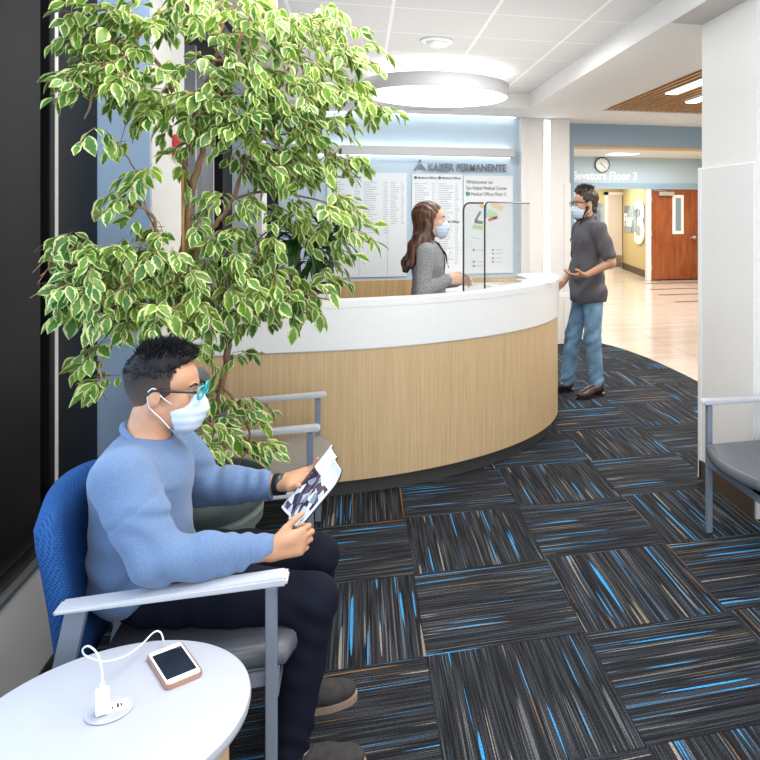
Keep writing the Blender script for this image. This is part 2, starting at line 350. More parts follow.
# ------------------------------------------------------------------ implicit-surface modelling (smooth unions meshed by surface nets)
class Sdf:
    def __init__(s, lo, hi, h):
        s.h = h; s.lo = np.array(lo, float); n = np.ceil((np.array(hi)-s.lo)/h).astype(int)+1
        s.ax = [(s.lo[i]+np.arange(n[i])*h).astype(np.float32) for i in range(3)]
        s.D = np.full(n, 1.0, np.float32)
    def _sub(s, lo, hi):
        sl = []
        for i in range(3):
            a = max(0, int((lo[i]-s.lo[i])/s.h)-1); b = min(len(s.ax[i]), int((hi[i]-s.lo[i])/s.h)+2)
            sl.append(slice(a, max(b, a)))
        g = np.meshgrid(s.ax[0][sl[0]], s.ax[1][sl[1]], s.ax[2][sl[2]], indexing='ij', sparse=True)
        return tuple(sl), g
    def _op(s, sl, d, k, op):
        D = s.D[sl]
        if op == 'u':
            if k > 0:
                h = np.clip(.5+.5*(D-d)/k, 0, 1); s.D[sl] = D*(1-h)+d*h-k*h*(1-h)
            else: s.D[sl] = np.minimum(D, d)
        elif op == 's':
            if k > 0:
                h = np.clip(.5-.5*(D+d)/k, 0, 1); s.D[sl] = D*(1-h)-d*h+k*h*(1-h)
            else: s.D[sl] = np.maximum(D, -d)
    def rc(s, a, b, r1, r2=None, k=.02, op='u'):
        r2 = r1 if r2 is None else r2
        a = np.array(a, float); b = np.array(b, float); m = max(r1, r2)+k*1.2+4*s.h
        sl, (X, Y, Z) = s._sub(np.minimum(a, b)-m, np.maximum(a, b)+m)
        ab = b-a; L2 = max((ab*ab).sum(), 1e-9)
        t = np.clip(((X-a[0])*ab[0]+(Y-a[1])*ab[1]+(Z-a[2])*ab[2])/L2, 0, 1)
        d = np.sqrt((X-a[0]-t*ab[0])**2+(Y-a[1]-t*ab[1])**2+(Z-a[2]-t*ab[2])**2)-(r1+(r2-r1)*t)
        s._op(sl, d, k, op); return s
    def chain(s, pts, rs, k=.02):
        for i in range(len(pts)-1): s.rc(pts[i], pts[i+1], rs[i], rs[i+1], k)
        return s
    def el(s, c, r, rot=None, k=.02, op='u'):
        c = np.array(c, float); r = np.array(r, float); m = r.max()+k*1.2+4*s.h
        sl, (X, Y, Z) = s._sub(c-m, c+m)
        x, y, z = X-c[0], Y-c[1], Z-c[2]
        if rot is not None:
            R = np.array(Euler(rot).to_matrix().transposed())
            x, y, z = (R[0, 0]*x+R[0, 1]*y+R[0, 2]*z, R[1, 0]*x+R[1, 1]*y+R[1, 2]*z, R[2, 0]*x+R[2, 1]*y+R[2, 2]*z)
        k0 = np.sqrt((x/r[0])**2+(y/r[1])**2+(z/r[2])**2); k1 = np.sqrt((x/r[0]**2)**2+(y/r[1]**2)**2+(z/r[2]**2)**2)+1e-6
        s._op(sl, k0*(k0-1)/k1, k, op); return s
    def bx(s, c, hf, rot=None, rad=.01, k=.01, op='u'):
        c = np.array(c, float); hf = np.array(hf, float); m = np.sqrt((hf**2).sum())+rad+k*1.2+4*s.h
        sl, (X, Y, Z) = s._sub(c-m, c+m)
        x, y, z = X-c[0], Y-c[1], Z-c[2]
        if rot is not None:
            R = np.array(Euler(rot).to_matrix().transposed())
            x, y, z = (R[0, 0]*x+R[0, 1]*y+R[0, 2]*z, R[1, 0]*x+R[1, 1]*y+R[1, 2]*z, R[2, 0]*x+R[2, 1]*y+R[2, 2]*z)
        qx, qy, qz = np.abs(x)-hf[0]+rad, np.abs(y)-hf[1]+rad, np.abs(z)-hf[2]+rad
        d = np.sqrt(np.maximum(qx, 0)**2+np.maximum(qy, 0)**2+np.maximum(qz, 0)**2)+np.minimum(np.maximum(np.maximum(qx, qy), qz), 0)-rad
        s._op(sl, d, k, op); return s
    def cut(s, n, p, k=0):                     # keep the side opposite to n
        n = np.array(n, float); n /= np.linalg.norm(n)
        X, Y, Z = np.meshgrid(*s.ax, indexing='ij', sparse=True)
        s.D = np.maximum(s.D, ((X-p[0])*n[0]+(Y-p[1])*n[1]+(Z-p[2])*n[2]).astype(np.float32)); return s
    def disp(s, fn):
        X, Y, Z = np.meshgrid(*s.ax, indexing='ij', sparse=True); s.D = s.D+fn(X, Y, Z).astype(np.float32); return s
    def mesh(s, name, m, parent=None, mtx=None):
        D = s.D; D[[0, -1]] = 1; D[:, [0, -1]] = 1; D[:, :, [0, -1]] = 1
        ins = D < 0; nx, ny, nz = D.shape
        acc = np.zeros((nx-1, ny-1, nz-1, 3), np.float32); cnt = np.zeros((nx-1, ny-1, nz-1), np.float32)
        quads = []
        crosses = []
        for a in range(3):
            sl0 = [slice(None)]*3; sl1 = [slice(None)]*3; sl0[a] = slice(0, -1); sl1[a] = slice(1, None)
            A = D[tuple(sl0)]; C = D[tuple(sl1)]
            idx = np.argwhere(ins[tuple(sl0)] != ins[tuple(sl1)])
            va = A[tuple(idx.T)]; vc = C[tuple(idx.T)]; t = va/(va-vc)
            p = idx.astype(np.float32); p[:, a] += t
            o1, o2 = [i for i in range(3) if i != a]
            for d1 in (0, -1):
                for d2 in (0, -1):
                    c = idx.copy(); c[:, o1] += d1; c[:, o2] += d2
                    np.add.at(acc, tuple(c.T), p); np.add.at(cnt, tuple(c.T), 1)
            crosses.append((a, idx, va < 0))
        vid = -np.ones(cnt.shape, np.int64); used = cnt > 0; vid[used] = np.arange(used.sum())
        V = acc[used]/cnt[used][:, None]*s.h+s.lo
        for a, idx, neg in crosses:
            o1, o2 = [i for i in range(3) if i != a]
            q = []
            for d1, d2 in ((0, 0), (-1, 0), (-1, -1), (0, -1)):
                c = idx.copy(); c[:, o1] += d1; c[:, o2] += d2; q.append(vid[tuple(c.T)])
            q = np.stack(q, 1); flip = neg if a == 1 else ~neg
            q[flip] = q[flip][:, ::-1]; quads.append(q)
        Q = np.concatenate(quads)[:, ::-1]
        if mtx is not None:
            R = np.array(mtx); V = V@R[:3, :3].T+R[:3, 3]
        me = bpy.data.meshes.new(name)
        me.vertices.add(len(V)); me.vertices.foreach_set('co', V.astype(np.float32).ravel())
        me.loops.add(len(Q)*4); me.loops.foreach_set('vertex_index', Q.astype(np.int32).ravel())
        me.polygons.add(len(Q)); me.polygons.foreach_set('loop_start', np.arange(0, len(Q)*4, 4, dtype=np.int32))
        me.update(calc_edges=True); me.validate()
        return link(name, me, m, parent, True)

# ================================================================== THE SETTING
fl_ = struct('floor', BB([(-1.3, 8.2, -3, 21, -.12, -.006)]), M['terrazzo'])
bm = bmesh.new()
arc = [(2.90, -3), (2.90, 4.2), (3.00, 5.2), (3.075, 5.8), (3.10, 6.4), (3.095, 7.0), (3.04, 7.6), (2.92, 8.15), (2.72, 8.68), (2.60, 8.74)]
arc = [(2.90, -3), (2.90, 4.0)]+[(p.x, p.y) for p in bez([(2.94, 4.4, 0), (3.02, 5.2, 0), (3.09, 6.1, 0), (3.09, 6.8, 0), (3.05, 7.45, 0), (2.93, 8.1, 0), (2.70, 8.7, 0)], 8)]
prism(bm, [(-1.08, -3)]+arc+[(-1.08, 8.7)], -.005, 0)
struct('floor', bm, M['carpet'])
struct('floor_strips', BB([(x0, 7.75, y0, y0+.10, -.005, -.002) for x0, y0 in ((6.2, 14.93), (5.83, 13.8), (5.61, 12.84), (5.47, 11.77))]), M['brown_base'])  # thin dark strips across the hall floor

struct('ceiling', BB([(-1.3, 1.79, -3, 7.62, 2.89, 3.0)]), M['ceil_tile'])
struct('ceiling', BB([(1.79, 2.59, 3.96, 8.75, 2.73, 3.0), (-1.3, 1.79, 7.62, 8.75, 2.73, 3.0), (2.59, 5.5, 7.57, 8.75, 2.73, 3.0), (4.5, 5.5, 3.96, 7.57, 2.73, 3.0), (2.59, 4.5, 3.96, 7.57, 2.90, 3.0)]), M['ceil_white'])
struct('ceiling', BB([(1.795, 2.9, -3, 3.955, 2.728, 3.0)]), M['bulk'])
struct('ceiling', BB([(1.79, 1.795, -3, 3.96, 2.728, 3.0)]), M['ceil_white'])
struct('ceiling', BB([(2.3, 8.0, 9.1, 15.6, 2.86, 3.0)]), M['ceil_white'])
struct('ceiling', BB([(4.6, 8.0, 15.75, 21, 2.5, 2.6)]), M['ceil_white'])

# window wall on the left
struct('wall_left', BB([(-1.3, -1.08, -3, 3.57, 0, .39)]), M['white'])
struct('trim_2', BB([(-1.3, -1.06, -3, 3.57, .39, .405)]), M['alu'])
struct('wall_left', BB([(-1.3, -.92, 3.57, 4.19, 0, 2.89)]), M['blue_deep'])
struct('pilaster_side', BB([(-.92, -.912, 3.575, 4.185, 0, 2.89)]), M['white'])  # white face on the room side of the pilaster
wn = struct('window_1', BB([(-1.26, -1.085, -3, 3.565, .405, .47), (-1.24, -1.12, 2.30, 2.955, .47, 2.89), (-1.24, -1.125, 3.05, 3.095, .47, 2.89), (-1.20, -1.13, 3.125, 3.565, .47, 2.89),
                          (-1.22, -1.15, 2.955, 3.05, .47, .56), (-1.26, -1.12, -3, 3.565, 2.80, 2.885), (-1.24, -1.12, .6, .75, .47, 2.8)], bev=.004), M['black_metal'])
struct('window_frame', BB([(-1.19, -1.125, 3.095, 3.125, .47, 2.8)]), M['white'], wn)
struct('window_pane', BB([(-1.20, -1.19, -3, 2.30, .47, 2.8)]), M['glass_dark'], wn)
gm = mat('clear_window_glass', (1, 1, 1), .02, trans=1)
struct('window_pane', BB([(-1.20, -1.194, 2.955, 3.05, .56, 2.8)]), gm, wn)
lil = mat('lilac_render', (.30, .22, .33), .8, bump=(90, .4, .004))
struct('wall_outside', BB([(-2.3, -2.2, 2.5, 9, 0, 3.2)]), lil)
# windows beyond the pilaster
wn = struct('window_2', BB([(-1.3, -1.12, 4.19, 6.96, 0, .9), (-1.24, -1.12, 4.19, 6.96, .9, .96), (-1.24, -1.12, 6.5, 6.96, .96, 2.89), (-1.24, -1.12, 4.19, 6.96, 2.75, 2.89)]), M['black_metal'])
struct('window_pane', BB([(-1.20, -1.18, 4.19, 6.5, .96, 2.75)]), M['glass_dark'], wn)
for y in (5.39, 6.01): struct('window_mullion', BB([(-1.18, -1.10, y-.018, y+.018, .96, 2.75)]), M['alu'], wn)
struct('wall_left', BB([(-1.3, -.926, 6.96, 7.3, 0, 2.89)]), M['blue_light'])
struct('trim_4', BB([(-.926, -.866, 6.95, 7.3, 0, 2.89)]), M['white'])
struct('wall_left', BB([(-1.3, -1.12, 7.3, 8.45, 0, 2.89)]), M['blue_light'])
wn = struct('window_3', BB([(-1.10, -.88, 8.41, 8.445, .95, 2.3)]), M['black_metal'])
struct('window_pane', BB([(-1.07, -.91, 8.405, 8.41, 1.0, 2.25)]), M['glass_dark'], wn)

# back wall, column, header
struct('wall_back', BB([(-1.3, 1.88, 8.45, 8.6, 0, 2.73)]), M['blue_light'])
struct('wall_back', BB([(-1.3, 1.88, 8.425, 8.45, 0, .815)]), M['oak_far'])
struct('wall_back', BB([(1.88, 2.47, 8.36, 9.1, 0, 2.73)], bev=.006), M['white'])
struct('trim_5', BB([(1.865, 1.93, 8.345, 8.47, 0, 2.725), (2.40, 2.48, 8.345, 8.47, 0, 1.95)]), M['panel'])
bm = bmesh.new()
for a in ((2.47, 2.643, 8.75, 9.1, 0, 2.73), (2.643, 5.5, 8.75, 9.1, 2.453, 2.73), (4.9, 5.5, 8.75, 9.1, 0, 2.453)): box(bm, *a)
struct('wall_back', bm, M['blue'])
struct('trim_6', BB([(2.643, 4.9, 8.752, 9.098, 2.44, 2.454)]), M['oak_far'])
struct('wall_right', BB([(5.5, 5.6, 3.2, 8.75, 0, 2.73)]), M['white'])

# pier on the right and the recess for the right-hand chairs
struct('wall_right', BB([(2.0, 5.5, 3.34, 3.96, 0, 2.73)], bev=.004), M['white'])
struct('wall_right', BB([(1.985, 2.0, 3.345, 3.955, .11, 1.86)], bev=.003), M['panel'])
struct('trim_7', BB([(1.98, 1.998, 3.93, 3.972, .0, 1.865)], bev=.003), M['white_plastic'])
struct('baseboard_right', BB([(1.98, 2.0, 3.36, 3.955, 0, .11)]), M['brown_base'])
struct('wall_right', BB([(2.75, 2.9, -3, 3.34, 0, 2.73)]), M['white'])
struct('baseboard_right', BB([(2.735, 2.75, -3, 3.34, 0, .10)]), M['brown_base'])

# far hall
struct('wall_left', BB([(2.3, 2.47, 9.1, 15.6, 0, 2.86)]), M['blue_light'])
struct('wall_right', BB([(7.9, 8.0, 9.1, 21, 0, 2.86)]), M['yellow'])
bm = bmesh.new()
for a in ((2.3, 4.93, 15.6, 15.75, 0, 2.86), (4.93, 7.82, 15.6, 15.75, 2.16, 2.86), (7.82, 8.0, 15.6, 15.75, 0, 2.86)): box(bm, *a)
struct('wall_far', bm, M['blue_light'])
struct('trim_8', BB([(4.87, 7.9, 15.565, 15.60, 2.13, 2.20), (7.80, 7.88, 15.565, 15.6, 0, 2.13), (4.87, 4.93, 15.565, 15.6, 0, 2.13), (2.3, 7.9, 15.55, 15.6, 2.20, 2.27)]), M['blue'])
struct('door_frame', BB([(6.47, 6.585, 15.58, 15.68, 0, 2.14)]), M['white'])['kind'] = 'structure'
# yellow corridor walls
def slab(p, q, t, z0, z1):
    d = Vector((q[0]-p[0], q[1]-p[1], 0)).normalized(); n = Vector((d.y, -d.x, 0))*t
    bm = bmesh.new(); prism(bm, [p, q, (q[0]+n.x, q[1]+n.y), (p[0]+n.x, p[1]+n.y)], z0, z1); return bm
WA = [(6.66, 15.76), (7.24, 19.2)]
struct('wall_far', slab(WA[0], WA[1], .15, 0, 2.5), M['yellow'])
struct('baseboard_far', slab((6.645, 15.78), (7.225, 19.2), .015, 0, .17), M['brown_base'])
struct('wall_far', BB([(4.6, 7.9, 19.2, 19.3, 0, 2.5)]), M['yellow'])
struct('wall_left', BB([(4.6, 4.85, 15.75, 19.2, 0, 2.5)]), M['yellow'])
d2 = struct('door_1', BB([(6.78, 7.20, 19.13, 19.18, 0, 2.08)]), mat('cream_door', (.66, .58, .52), .5))
struct('door_frame', BB([(6.68, 6.78, 19.1, 19.2, 0, 2.16), (6.68, 7.25, 19.1, 19.2, 2.08, 2.16)]), M['white'], d2)
struct('kick_plate', BB([(6.93, 7.18, 19.12, 19.13, .05, .38)]), M['steel'], d2)

# red-brown door leaf at the end of the hall
dr = struct('door_2', BB([(6.60, 7.79, 15.60, 15.65, .02, 2.125)], bev=.004), M['cherry'])
struct('door_window', BB([(7.125, 7.41, 15.585, 15.60, 1.08, 2.0)]), M['white'], dr)
struct('window_pane', BB([(7.20, 7.335, 15.575, 15.586, 1.16, 1.93)]), mat('wired_glass', (.20, .28, .32), .1), dr)
struct('door_closer', BB([(6.76, 7.14, 15.50, 15.60, 1.98, 2.075)], bev=.01), M['alu'], dr)
bm = bmesh.new(); tube(bm, [(6.95, 15.52, 2.09), (6.75, 15.45, 2.10), (6.62, 15.57, 2.11)], .012); struct('closer_arm', bm, M['alu'], dr)
bm = bmesh.new(); tube(bm, [(7.66, 15.60, 1.0), (7.66, 15.53, 1.0)], .035, 12); tube(bm, [(7.66, 15.53, 1.0), (7.55, 15.52, .99)], .016, 8); ico(bm, (7.66, 15.53, 1.0), (.045, .03, .045))
struct('door_handle', bm, M['alu'], dr)
bm = BB([(6.585, 6.605, 15.59, 15.60, z, z+.11) for z in (.25, 1.05, 1.85)]); struct('hinge', bm, M['alu'], dr)

# ================================================================== LIGHT FITTINGS AND CEILING ITEMS
t = thing('drum_pendant', 'large round grey drum ceiling light glowing underneath above the curved desk', 'light', (.69, 6.63, 2.65))
bm = bmesh.new(); lathe(bm, [(.655, 0), (.66, .005), (.66, .12), (.64, .12), (.64, .02), (.655, 0)], 72); obj('drum_shade', bm, M['drum'], t, True)
bm = bmesh.new(); lathe(bm, [(0, .006), (.638, .006), (.638, .012), (0, .012)], 72); obj('diffuser', bm, M['lamp'], t)
for k in range(3):
    bm = bmesh.new(); a = k*2*PI/3+.4; tube(bm, [(.5*math.cos(a), .5*math.sin(a), .02), (.5*math.cos(a), .5*math.sin(a), .24)], .004, 6); obj('suspension_rod', bm, M['white'], t)
bm = bmesh.new(); lathe(bm, [(.07, .215), (.07, .24)], 20); obj('canopy_cover', bm, M['white'], t)
t = thing('linear_ceiling_light', 'slim white linear ceiling light glowing just above the round drum light', 'light', (.54, 6.40, 2.88))
obj('housing', B(-.66, .66, -.035, .035, 0, .01), M['white'], t); obj('diffuser', B(-.65, .65, -.024, .024, -.006, .001), M['lamp_warm'], t)
for (x, y0, y1), lb in zip(((2.86, 4.2, 6.30), (3.28, 4.4, 6.75)), ('bright linear light in the wood slat ceiling, the longer one on the left', 'bright linear light in the wood slat ceiling, the shorter one to the right')):
    t = thing('linear_slat_light', lb, 'light', (x, (y0+y1)/2, 2.72)); L_ = (y1-y0)/2
    obj('housing', B(-.062, .062, -L_, L_, .003, .06), M['white'], t); obj('diffuser', B(-.055, .055, -L_+.01, L_-.01, -.006, .003), M['lamp_warm'], t)
t = thing('ceiling_dome', 'small round white dome fixture on the ceiling tiles above the desk', 'ceiling fixture', (.56, 5.42, 2.889))
bm = bmesh.new(); lathe(bm, [(.12, 0), (.125, -.008), (.115, -.014), (.08, -.016)], 36); obj('rim', bm, M['white_plastic'], t, True)
bm = bmesh.new(); lathe(bm, [(.079, -.014), (.075, -.038), (.045, -.05), (.0, -.055)], 36); obj('dome', bm, M['white_plastic'], t, True)
t = thing('slot_diffuser', 'narrow grey air slot in the white soffit behind the drum light', 'vent', (.74, 7.95, 2.729))
obj('frame', B(-.26, .26, -.035, .035, -.004, 0), M['white'], t); obj('slot', B(-.245, .245, -.015, .015, -.007, -.003), M['grille'], t)
t = thing('bar_grille', 'dark linear bar grille in the ceiling beside the window behind the tree', 'vent', (-.99, 5.0, 2.889))
obj('frame', BB([(-.13, -.115, -1.0, 1.0, -.012, 0), (.115, .13, -1.0, 1.0, -.012, 0), (-.115, .115, -1.0, -.985, -.012, 0), (-.115, .115, .985, 1.0, -.012, 0), (-.115, .115, -.985, .985, -.002, 0)]), M['black'], t)
for k in range(4): obj('bar', B(-.095+k*.052, -.070+k*.052, -.985, .985, -.016, -.003), M['grille'], t)
# wood slat ceiling raft
t = thing('slat_ceiling_panel', 'warm brown wood slat ceiling panel over the hall', 'ceiling panel', (3.51, 5.85, 2.735))
obj('backing', B(-.91, .91, -1.71, 1.71, .10, .12), M['black'], t)
bm = bmesh.new()
for k in range(30):
    x = -.90+k*.0625
    box(bm, x, x+.028, -1.70, 1.70, .0, .075)
obj('slats', bm, M['slat'], t)
obj('edge_trim', BB([(-.92, -.905, -1.72, 1.72, -.008, .10), (-.92, .91, 1.705, 1.72, -.008, .10)]), M['white'], t)
# recessed hall lights
for (x, y, hx, hy), lb in zip(((4.7, 12.7, .42, .5), (6.25, 12.9, .42, .5), (5.5, 14.6, .3, .25)), ('lit recessed ceiling panel in the far hall, seen above the wall clock', 'lit recessed ceiling panel in the far hall, seen above the brown door', 'small lit recessed panel in the far hall ceiling between the two larger ones')):
    t = thing('hall_ceiling_light', lb, 'light', (x, y, 2.86), 0, None)
    obj('frame', B(-hx-.03, hx+.03, -hy-.03, hy+.03, -.008, 0), M['white'], t); obj('diffuser', B(-hx, hx, -hy, hy, -.014, -.006), M['lamp'], t)

# ================================================================== SIGNS ON THE BACK WALL
def dash_mat(name, cols, z0, z1, pitch):
    """white sign face printed with illegible small grey rows in columns (local x, z)"""
    m = bpy.data.materials.new(name); m.use_nodes = True; nt = m.node_tree; L = nt.links.new
    b = nt.nodes['Principled BSDF']; b.inputs['Roughness'].default_value = .4
    tc = N(nt, 'ShaderNodeTexCoord'); s = N(nt, 'ShaderNodeSeparateXYZ'); L(tc.outputs['Object'], s.inputs[0])
    def Mt(op, a, b_=None):
        n = N(nt, 'ShaderNodeMath', operation=op)
        for i, v in enumerate((a, b_)):
            if v is None: continue
            if isinstance(v, (int, float)): n.inputs[i].default_value = v
            else: L(v, n.inputs[i])
        return n.outputs[0]
    X, Z = s.outputs[0], s.outputs[2]
    row = Mt('FLOOR', Mt('DIVIDE', Z, pitch)); fr = Mt('FRACT', Mt('DIVIDE', Z, pitch))
    inrow = Mt('MULTIPLY', Mt('GREATER_THAN', fr, .35), Mt('LESS_THAN', fr, .80))
    tot = None
    for i, (a, e, zb) in enumerate(cols):
        rnd = Mt('FRACT', Mt('MULTIPLY', Mt('SINE', Mt('MULTIPLY', Mt('ADD', row, i*17.3), 12.99)), 4375.5))
        end = Mt('ADD', a, Mt('MULTIPLY', Mt('ADD', Mt('MULTIPLY', rnd, .5), .5), e-a))
        g = Mt('MULTIPLY', Mt('GREATER_THAN', X, a), Mt('LESS_THAN', X, end))
        g = Mt('MULTIPLY', g, Mt('MULTIPLY', Mt('GREATER_THAN', Z, zb), Mt('LESS_THAN', Z, z1)))
        tot = g if tot is None else Mt('MAXIMUM', tot, g)
    cb = N(nt, 'ShaderNodeCombineXYZ'); L(Mt('MULTIPLY', X, 90), cb.inputs[0]); L(row, cb.inputs[1])
    nz = N(nt, 'ShaderNodeTexNoise'); nz.inputs['Scale'].default_value = 1; L(cb.outputs[0], nz.inputs['Vector'])
    f = Mt('MULTIPLY', Mt('MULTIPLY', tot, inrow), Mt('MULTIPLY', Mt('GREATER_THAN', nz.outputs[0], .42), .42))
    cm = N(nt, 'ShaderNodeMix', data_type='RGBA'); L(f, cm.inputs[0]); cm.inputs[6].default_value = (.74, .77, .80, 1); cm.inputs[7].default_value = (.16, .18, .20, 1)
    L(cm.outputs[2], b.inputs['Base Color']); return m
R90 = (PI/2, 0, 0)
def disc(bm, x, z, r, y=-.012):
    bmesh.ops.create_cone(bm, cap_ends=True, segments=24, radius1=r, radius2=r, depth=.004, matrix=Matrix.Translation((x, y, z)) @ Matrix.Rotation(PI/2, 4, 'X'))
t = thing('directory_sign', 'wide white directory sign with three columns of small rows, left of the receptionist', 'sign', (-.36, 8.44, .855))
m1 = dash_mat('directory_rows', [(.06, .20, .66), (.30, .36, .66), (.40, .56, .50), (.62, .68, .50), (.70, .80, .60), (.82, .86, .60)], 0, 1.09, .026)
obj('panel', B(0, .885, -.01, 0, 0, 1.19, bev=.002), m1, t)
obj('divider', BB([(.355, .360, -.014, -.009, .02, 1.08), (.665, .670, -.014, -.009, .02, 1.08)]), M['alu'], t)
bm = bmesh.new(); disc(bm, .09, 1.145, .016); obj('disc', bm, M['green'], t)
text('Medical Offices', .042, M['text_dark'], (.115, -.011, 1.130), R90, t, bold=.0006)
t = thing('directory_sign', 'white directory sign with two columns of rows directly behind the receptionist', 'sign', (.585, 8.44, .875))
m2 = dash_mat('directory_rows_narrow', [(.03, .20, .10), (.23, .27, .10), (.31, .48, .10), (.50, .55, .10)], 0, 1.06, .026)
obj('panel', B(0, .59, -.01, 0, 0, 1.165, bev=.002), m2, t)
obj('divider', B(.288, .292, -.014, -.009, .02, 1.14), M['alu'], t)
for x in (.04, .32):
    bm = bmesh.new(); disc(bm, x, 1.125, .018); obj('disc', bm, M['green'], t)
    text('Medical Offices', .036, M['text_dark'], (x+.026, -.011, 1.112), R90, t, bold=.0006)
text('Medical Offices', .036, M['text_dark'], (.33, -.011, .60), R90, t, bold=.0006)
t = thing('welcome_sign', 'white welcome sign with a colourful site map, right of the receptionist', 'sign', (1.187, 8.44, .87))
obj('panel', B(0, .595, -.01, 0, 0, 1.16, bev=.002), M['sign_white'], t)
text('Welcome to', .062, M['text_dark'], (.03, -.011, 1.065), R90, t)
text('San Rafael Medical Center', .058, M['text_dark'], (.03, -.011, .995), R90, t, sx=.80)
bm = bmesh.new(); disc(bm, .05, .945, .026); obj('disc', bm, M['green'], t)
text('1', .04, M['text_white'], (.043, -.0145, .932), R90, t, ext=.0008)
text('Medical Offices Floor 3', .056, M['text_dark'], (.085, -.011, .925), R90, t, sx=.80)
def patch(cx, cz, w_, h_, a, m, nm='map_patch'):
    bm = bmesh.new(); box(bm, -w_/2, w_/2, -.002, .002, -h_/2, h_/2)
    bmesh.ops.transform(bm, matrix=Matrix.Translation((cx, -.0115, cz)) @ Matrix.Rotation(a, 4, 'Y'), verts=bm.verts); obj(nm, bm, m, t)
for a_ in [(.17, .68, .03, .13, .5, (.12, .18, .25)), (.26, .73, .035, .15, 0, (.22, .42, .66)), (.18, .61, .10, .04, .2, (.18, .20, .22)), (.17, .55, .12, .05, .15, (.42, .62, .25)),
           (.34, .70, .12, .09, .35, (.45, .68, .35)), (.35, .65, .12, .035, -.3, (.75, .12, .15)), (.40, .80, .16, .06, .5, (.80, .58, .36)), (.22, .80, .06, .035, 0, (.82, .55, .15)), (.15, .42, .12, .006, .3, (.4, .45, .5))]:
    patch(*a_[:5], mat('map_colour', a_[5], .5))
for (x, z, c) in ((.12, .28, (.45, .05, .10)), (.12, .14, (.50, .06, .12)), (.12, .09, (.10, .12, .45)), (.35, .28, (.3, .3, .3)), (.35, .235, (.3, .3, .3)), (.35, .18, (.5, .15, .12)), (.35, .135, (.35, .2, .2))):
    bm = bmesh.new(); disc(bm, x, z, .013); obj('legend_dot', bm, mat('legend_colour', c, .5), t)
    patch(x+.075, z, .09, .008, 0, mat('legend_line', (.45, .47, .5), .5), 'legend_line')
t = thing('raised_wall_lettering', 'raised silver capital lettering with a small figure mark above the directory signs', 'sign', (.60, 8.45, 2.085))
text('KAISER PERMANENTE', .118, M['silver'], (.165, -.035, 0), R90, t, ext=.012, bold=.003, sx=.82)
bm = bmesh.new()
for pts in ([(0, 0), (.028, 0), (.062, .055), (.062, .02), (.075, .02), (.075, .07), (.06, .082)], [(.15, 0), (.122, 0), (.088, .055), (.088, .02), (.075, .02), (.075, .07), (.09, .082)]):
    lo = [bm.verts.new((x, -.024, z)) for x, z in pts]; hi = [bm.verts.new((x, -.045, z)) for x, z in pts]
    bm.faces.new(lo); bm.faces.new(list(reversed(hi)))
    for i in range(len(pts)): bm.faces.new((lo[i], lo[(i+1) % len(pts)], hi[(i+1) % len(pts)], hi[i]))
bmesh.ops.create_cone(bm, cap_ends=True, segments=20, radius1=.018, radius2=.018, depth=.021, matrix=Matrix.Translation((.075, -.0345, .105)) @ Matrix.Rotation(PI/2, 4, 'X'))
obj('figure_mark', bm, M['silver'], t)
for i in range(5): obj('stand_off', BB([(.17+i*.2, .176+i*.2, -.024, 0, .03, .036)]), M['alu'], t)
# floating light shelf
t = thing('floating_light_shelf', 'long white floating wall shelf with light glowing above and below it', 'shelf', (.4, 8.45, 2.25))
obj('shelf', B(-1.25, 1.375, -.16, -.0, 0, .10, bev=.004), M['drum'], t)
for z in (.102, -.006): obj('light_strip', B(-1.22, 1.34, -.045, -.015, z, z+.004), M['led'], t)
t = thing('cove_light', 'glowing light cove along the top of the pale blue wall above the shelf', 'light', (.4, 8.45, 2.722))
obj('diffuser', B(-1.25, 1.4, -.07, -.03, 0, .006), M['led'], t)
t = thing('column_strip', 'tall bright vertical strip on the white column behind the desk end', 'light', (2.185, 8.36, 1.0))  # emissive strip up the column front
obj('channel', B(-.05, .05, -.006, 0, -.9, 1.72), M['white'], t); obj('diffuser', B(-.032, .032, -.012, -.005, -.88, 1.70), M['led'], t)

# clock, wall text, murals
t = thing('wall_clock', 'round white wall clock with black rim over the far doorway', 'clock', (5.375, 15.6, 2.678))
def cyl(r, d, y0, m, nm, par):
    bm = bmesh.new(); bmesh.ops.create_cone(bm, cap_ends=True, segments=40, radius1=r, radius2=r, depth=d, matrix=Matrix.Translation((0, y0, 0)) @ Matrix.Rotation(PI/2, 4, 'X')); return obj(nm, bm, m, par)
cyl(.180, .04, -.02, M['black'], 'rim', t); cyl(.155, .01, -.042, M['white_plastic'], 'dial', t)
for a, l_, nm in ((-52, .075, 'hour_hand'), (135, .12, 'minute_hand')):
    bm = bmesh.new(); box(bm, -.006, .006, -.053, -.049, -.02, l_); bmesh.ops.rotate(bm, verts=bm.verts, cent=(0, 0, 0), matrix=Matrix.Rotation(math.radians(a), 3, 'Y')); obj(nm, bm, M['black'], t)
for k in range(12):
    bm = bmesh.new(); b0 = box(bm, -.005, .005, -.050, -.046, .12, .145); bmesh.ops.rotate(bm, verts=b0, cent=(0, 0, 0), matrix=Matrix.Rotation(k*PI/6, 3, 'Y')); obj('hour_mark', bm, M['text_dark'], t)
t = thing('wayfinding_lettering', 'white wayfinding lettering on the pale blue wall under the clock', 'sign', (4.615, 15.6, 2.345))
text('Elevators Floor 3', .26, M['text_white'], (0, -.006, 0), R90, t, ext=.006, bold=.006, sx=.90)
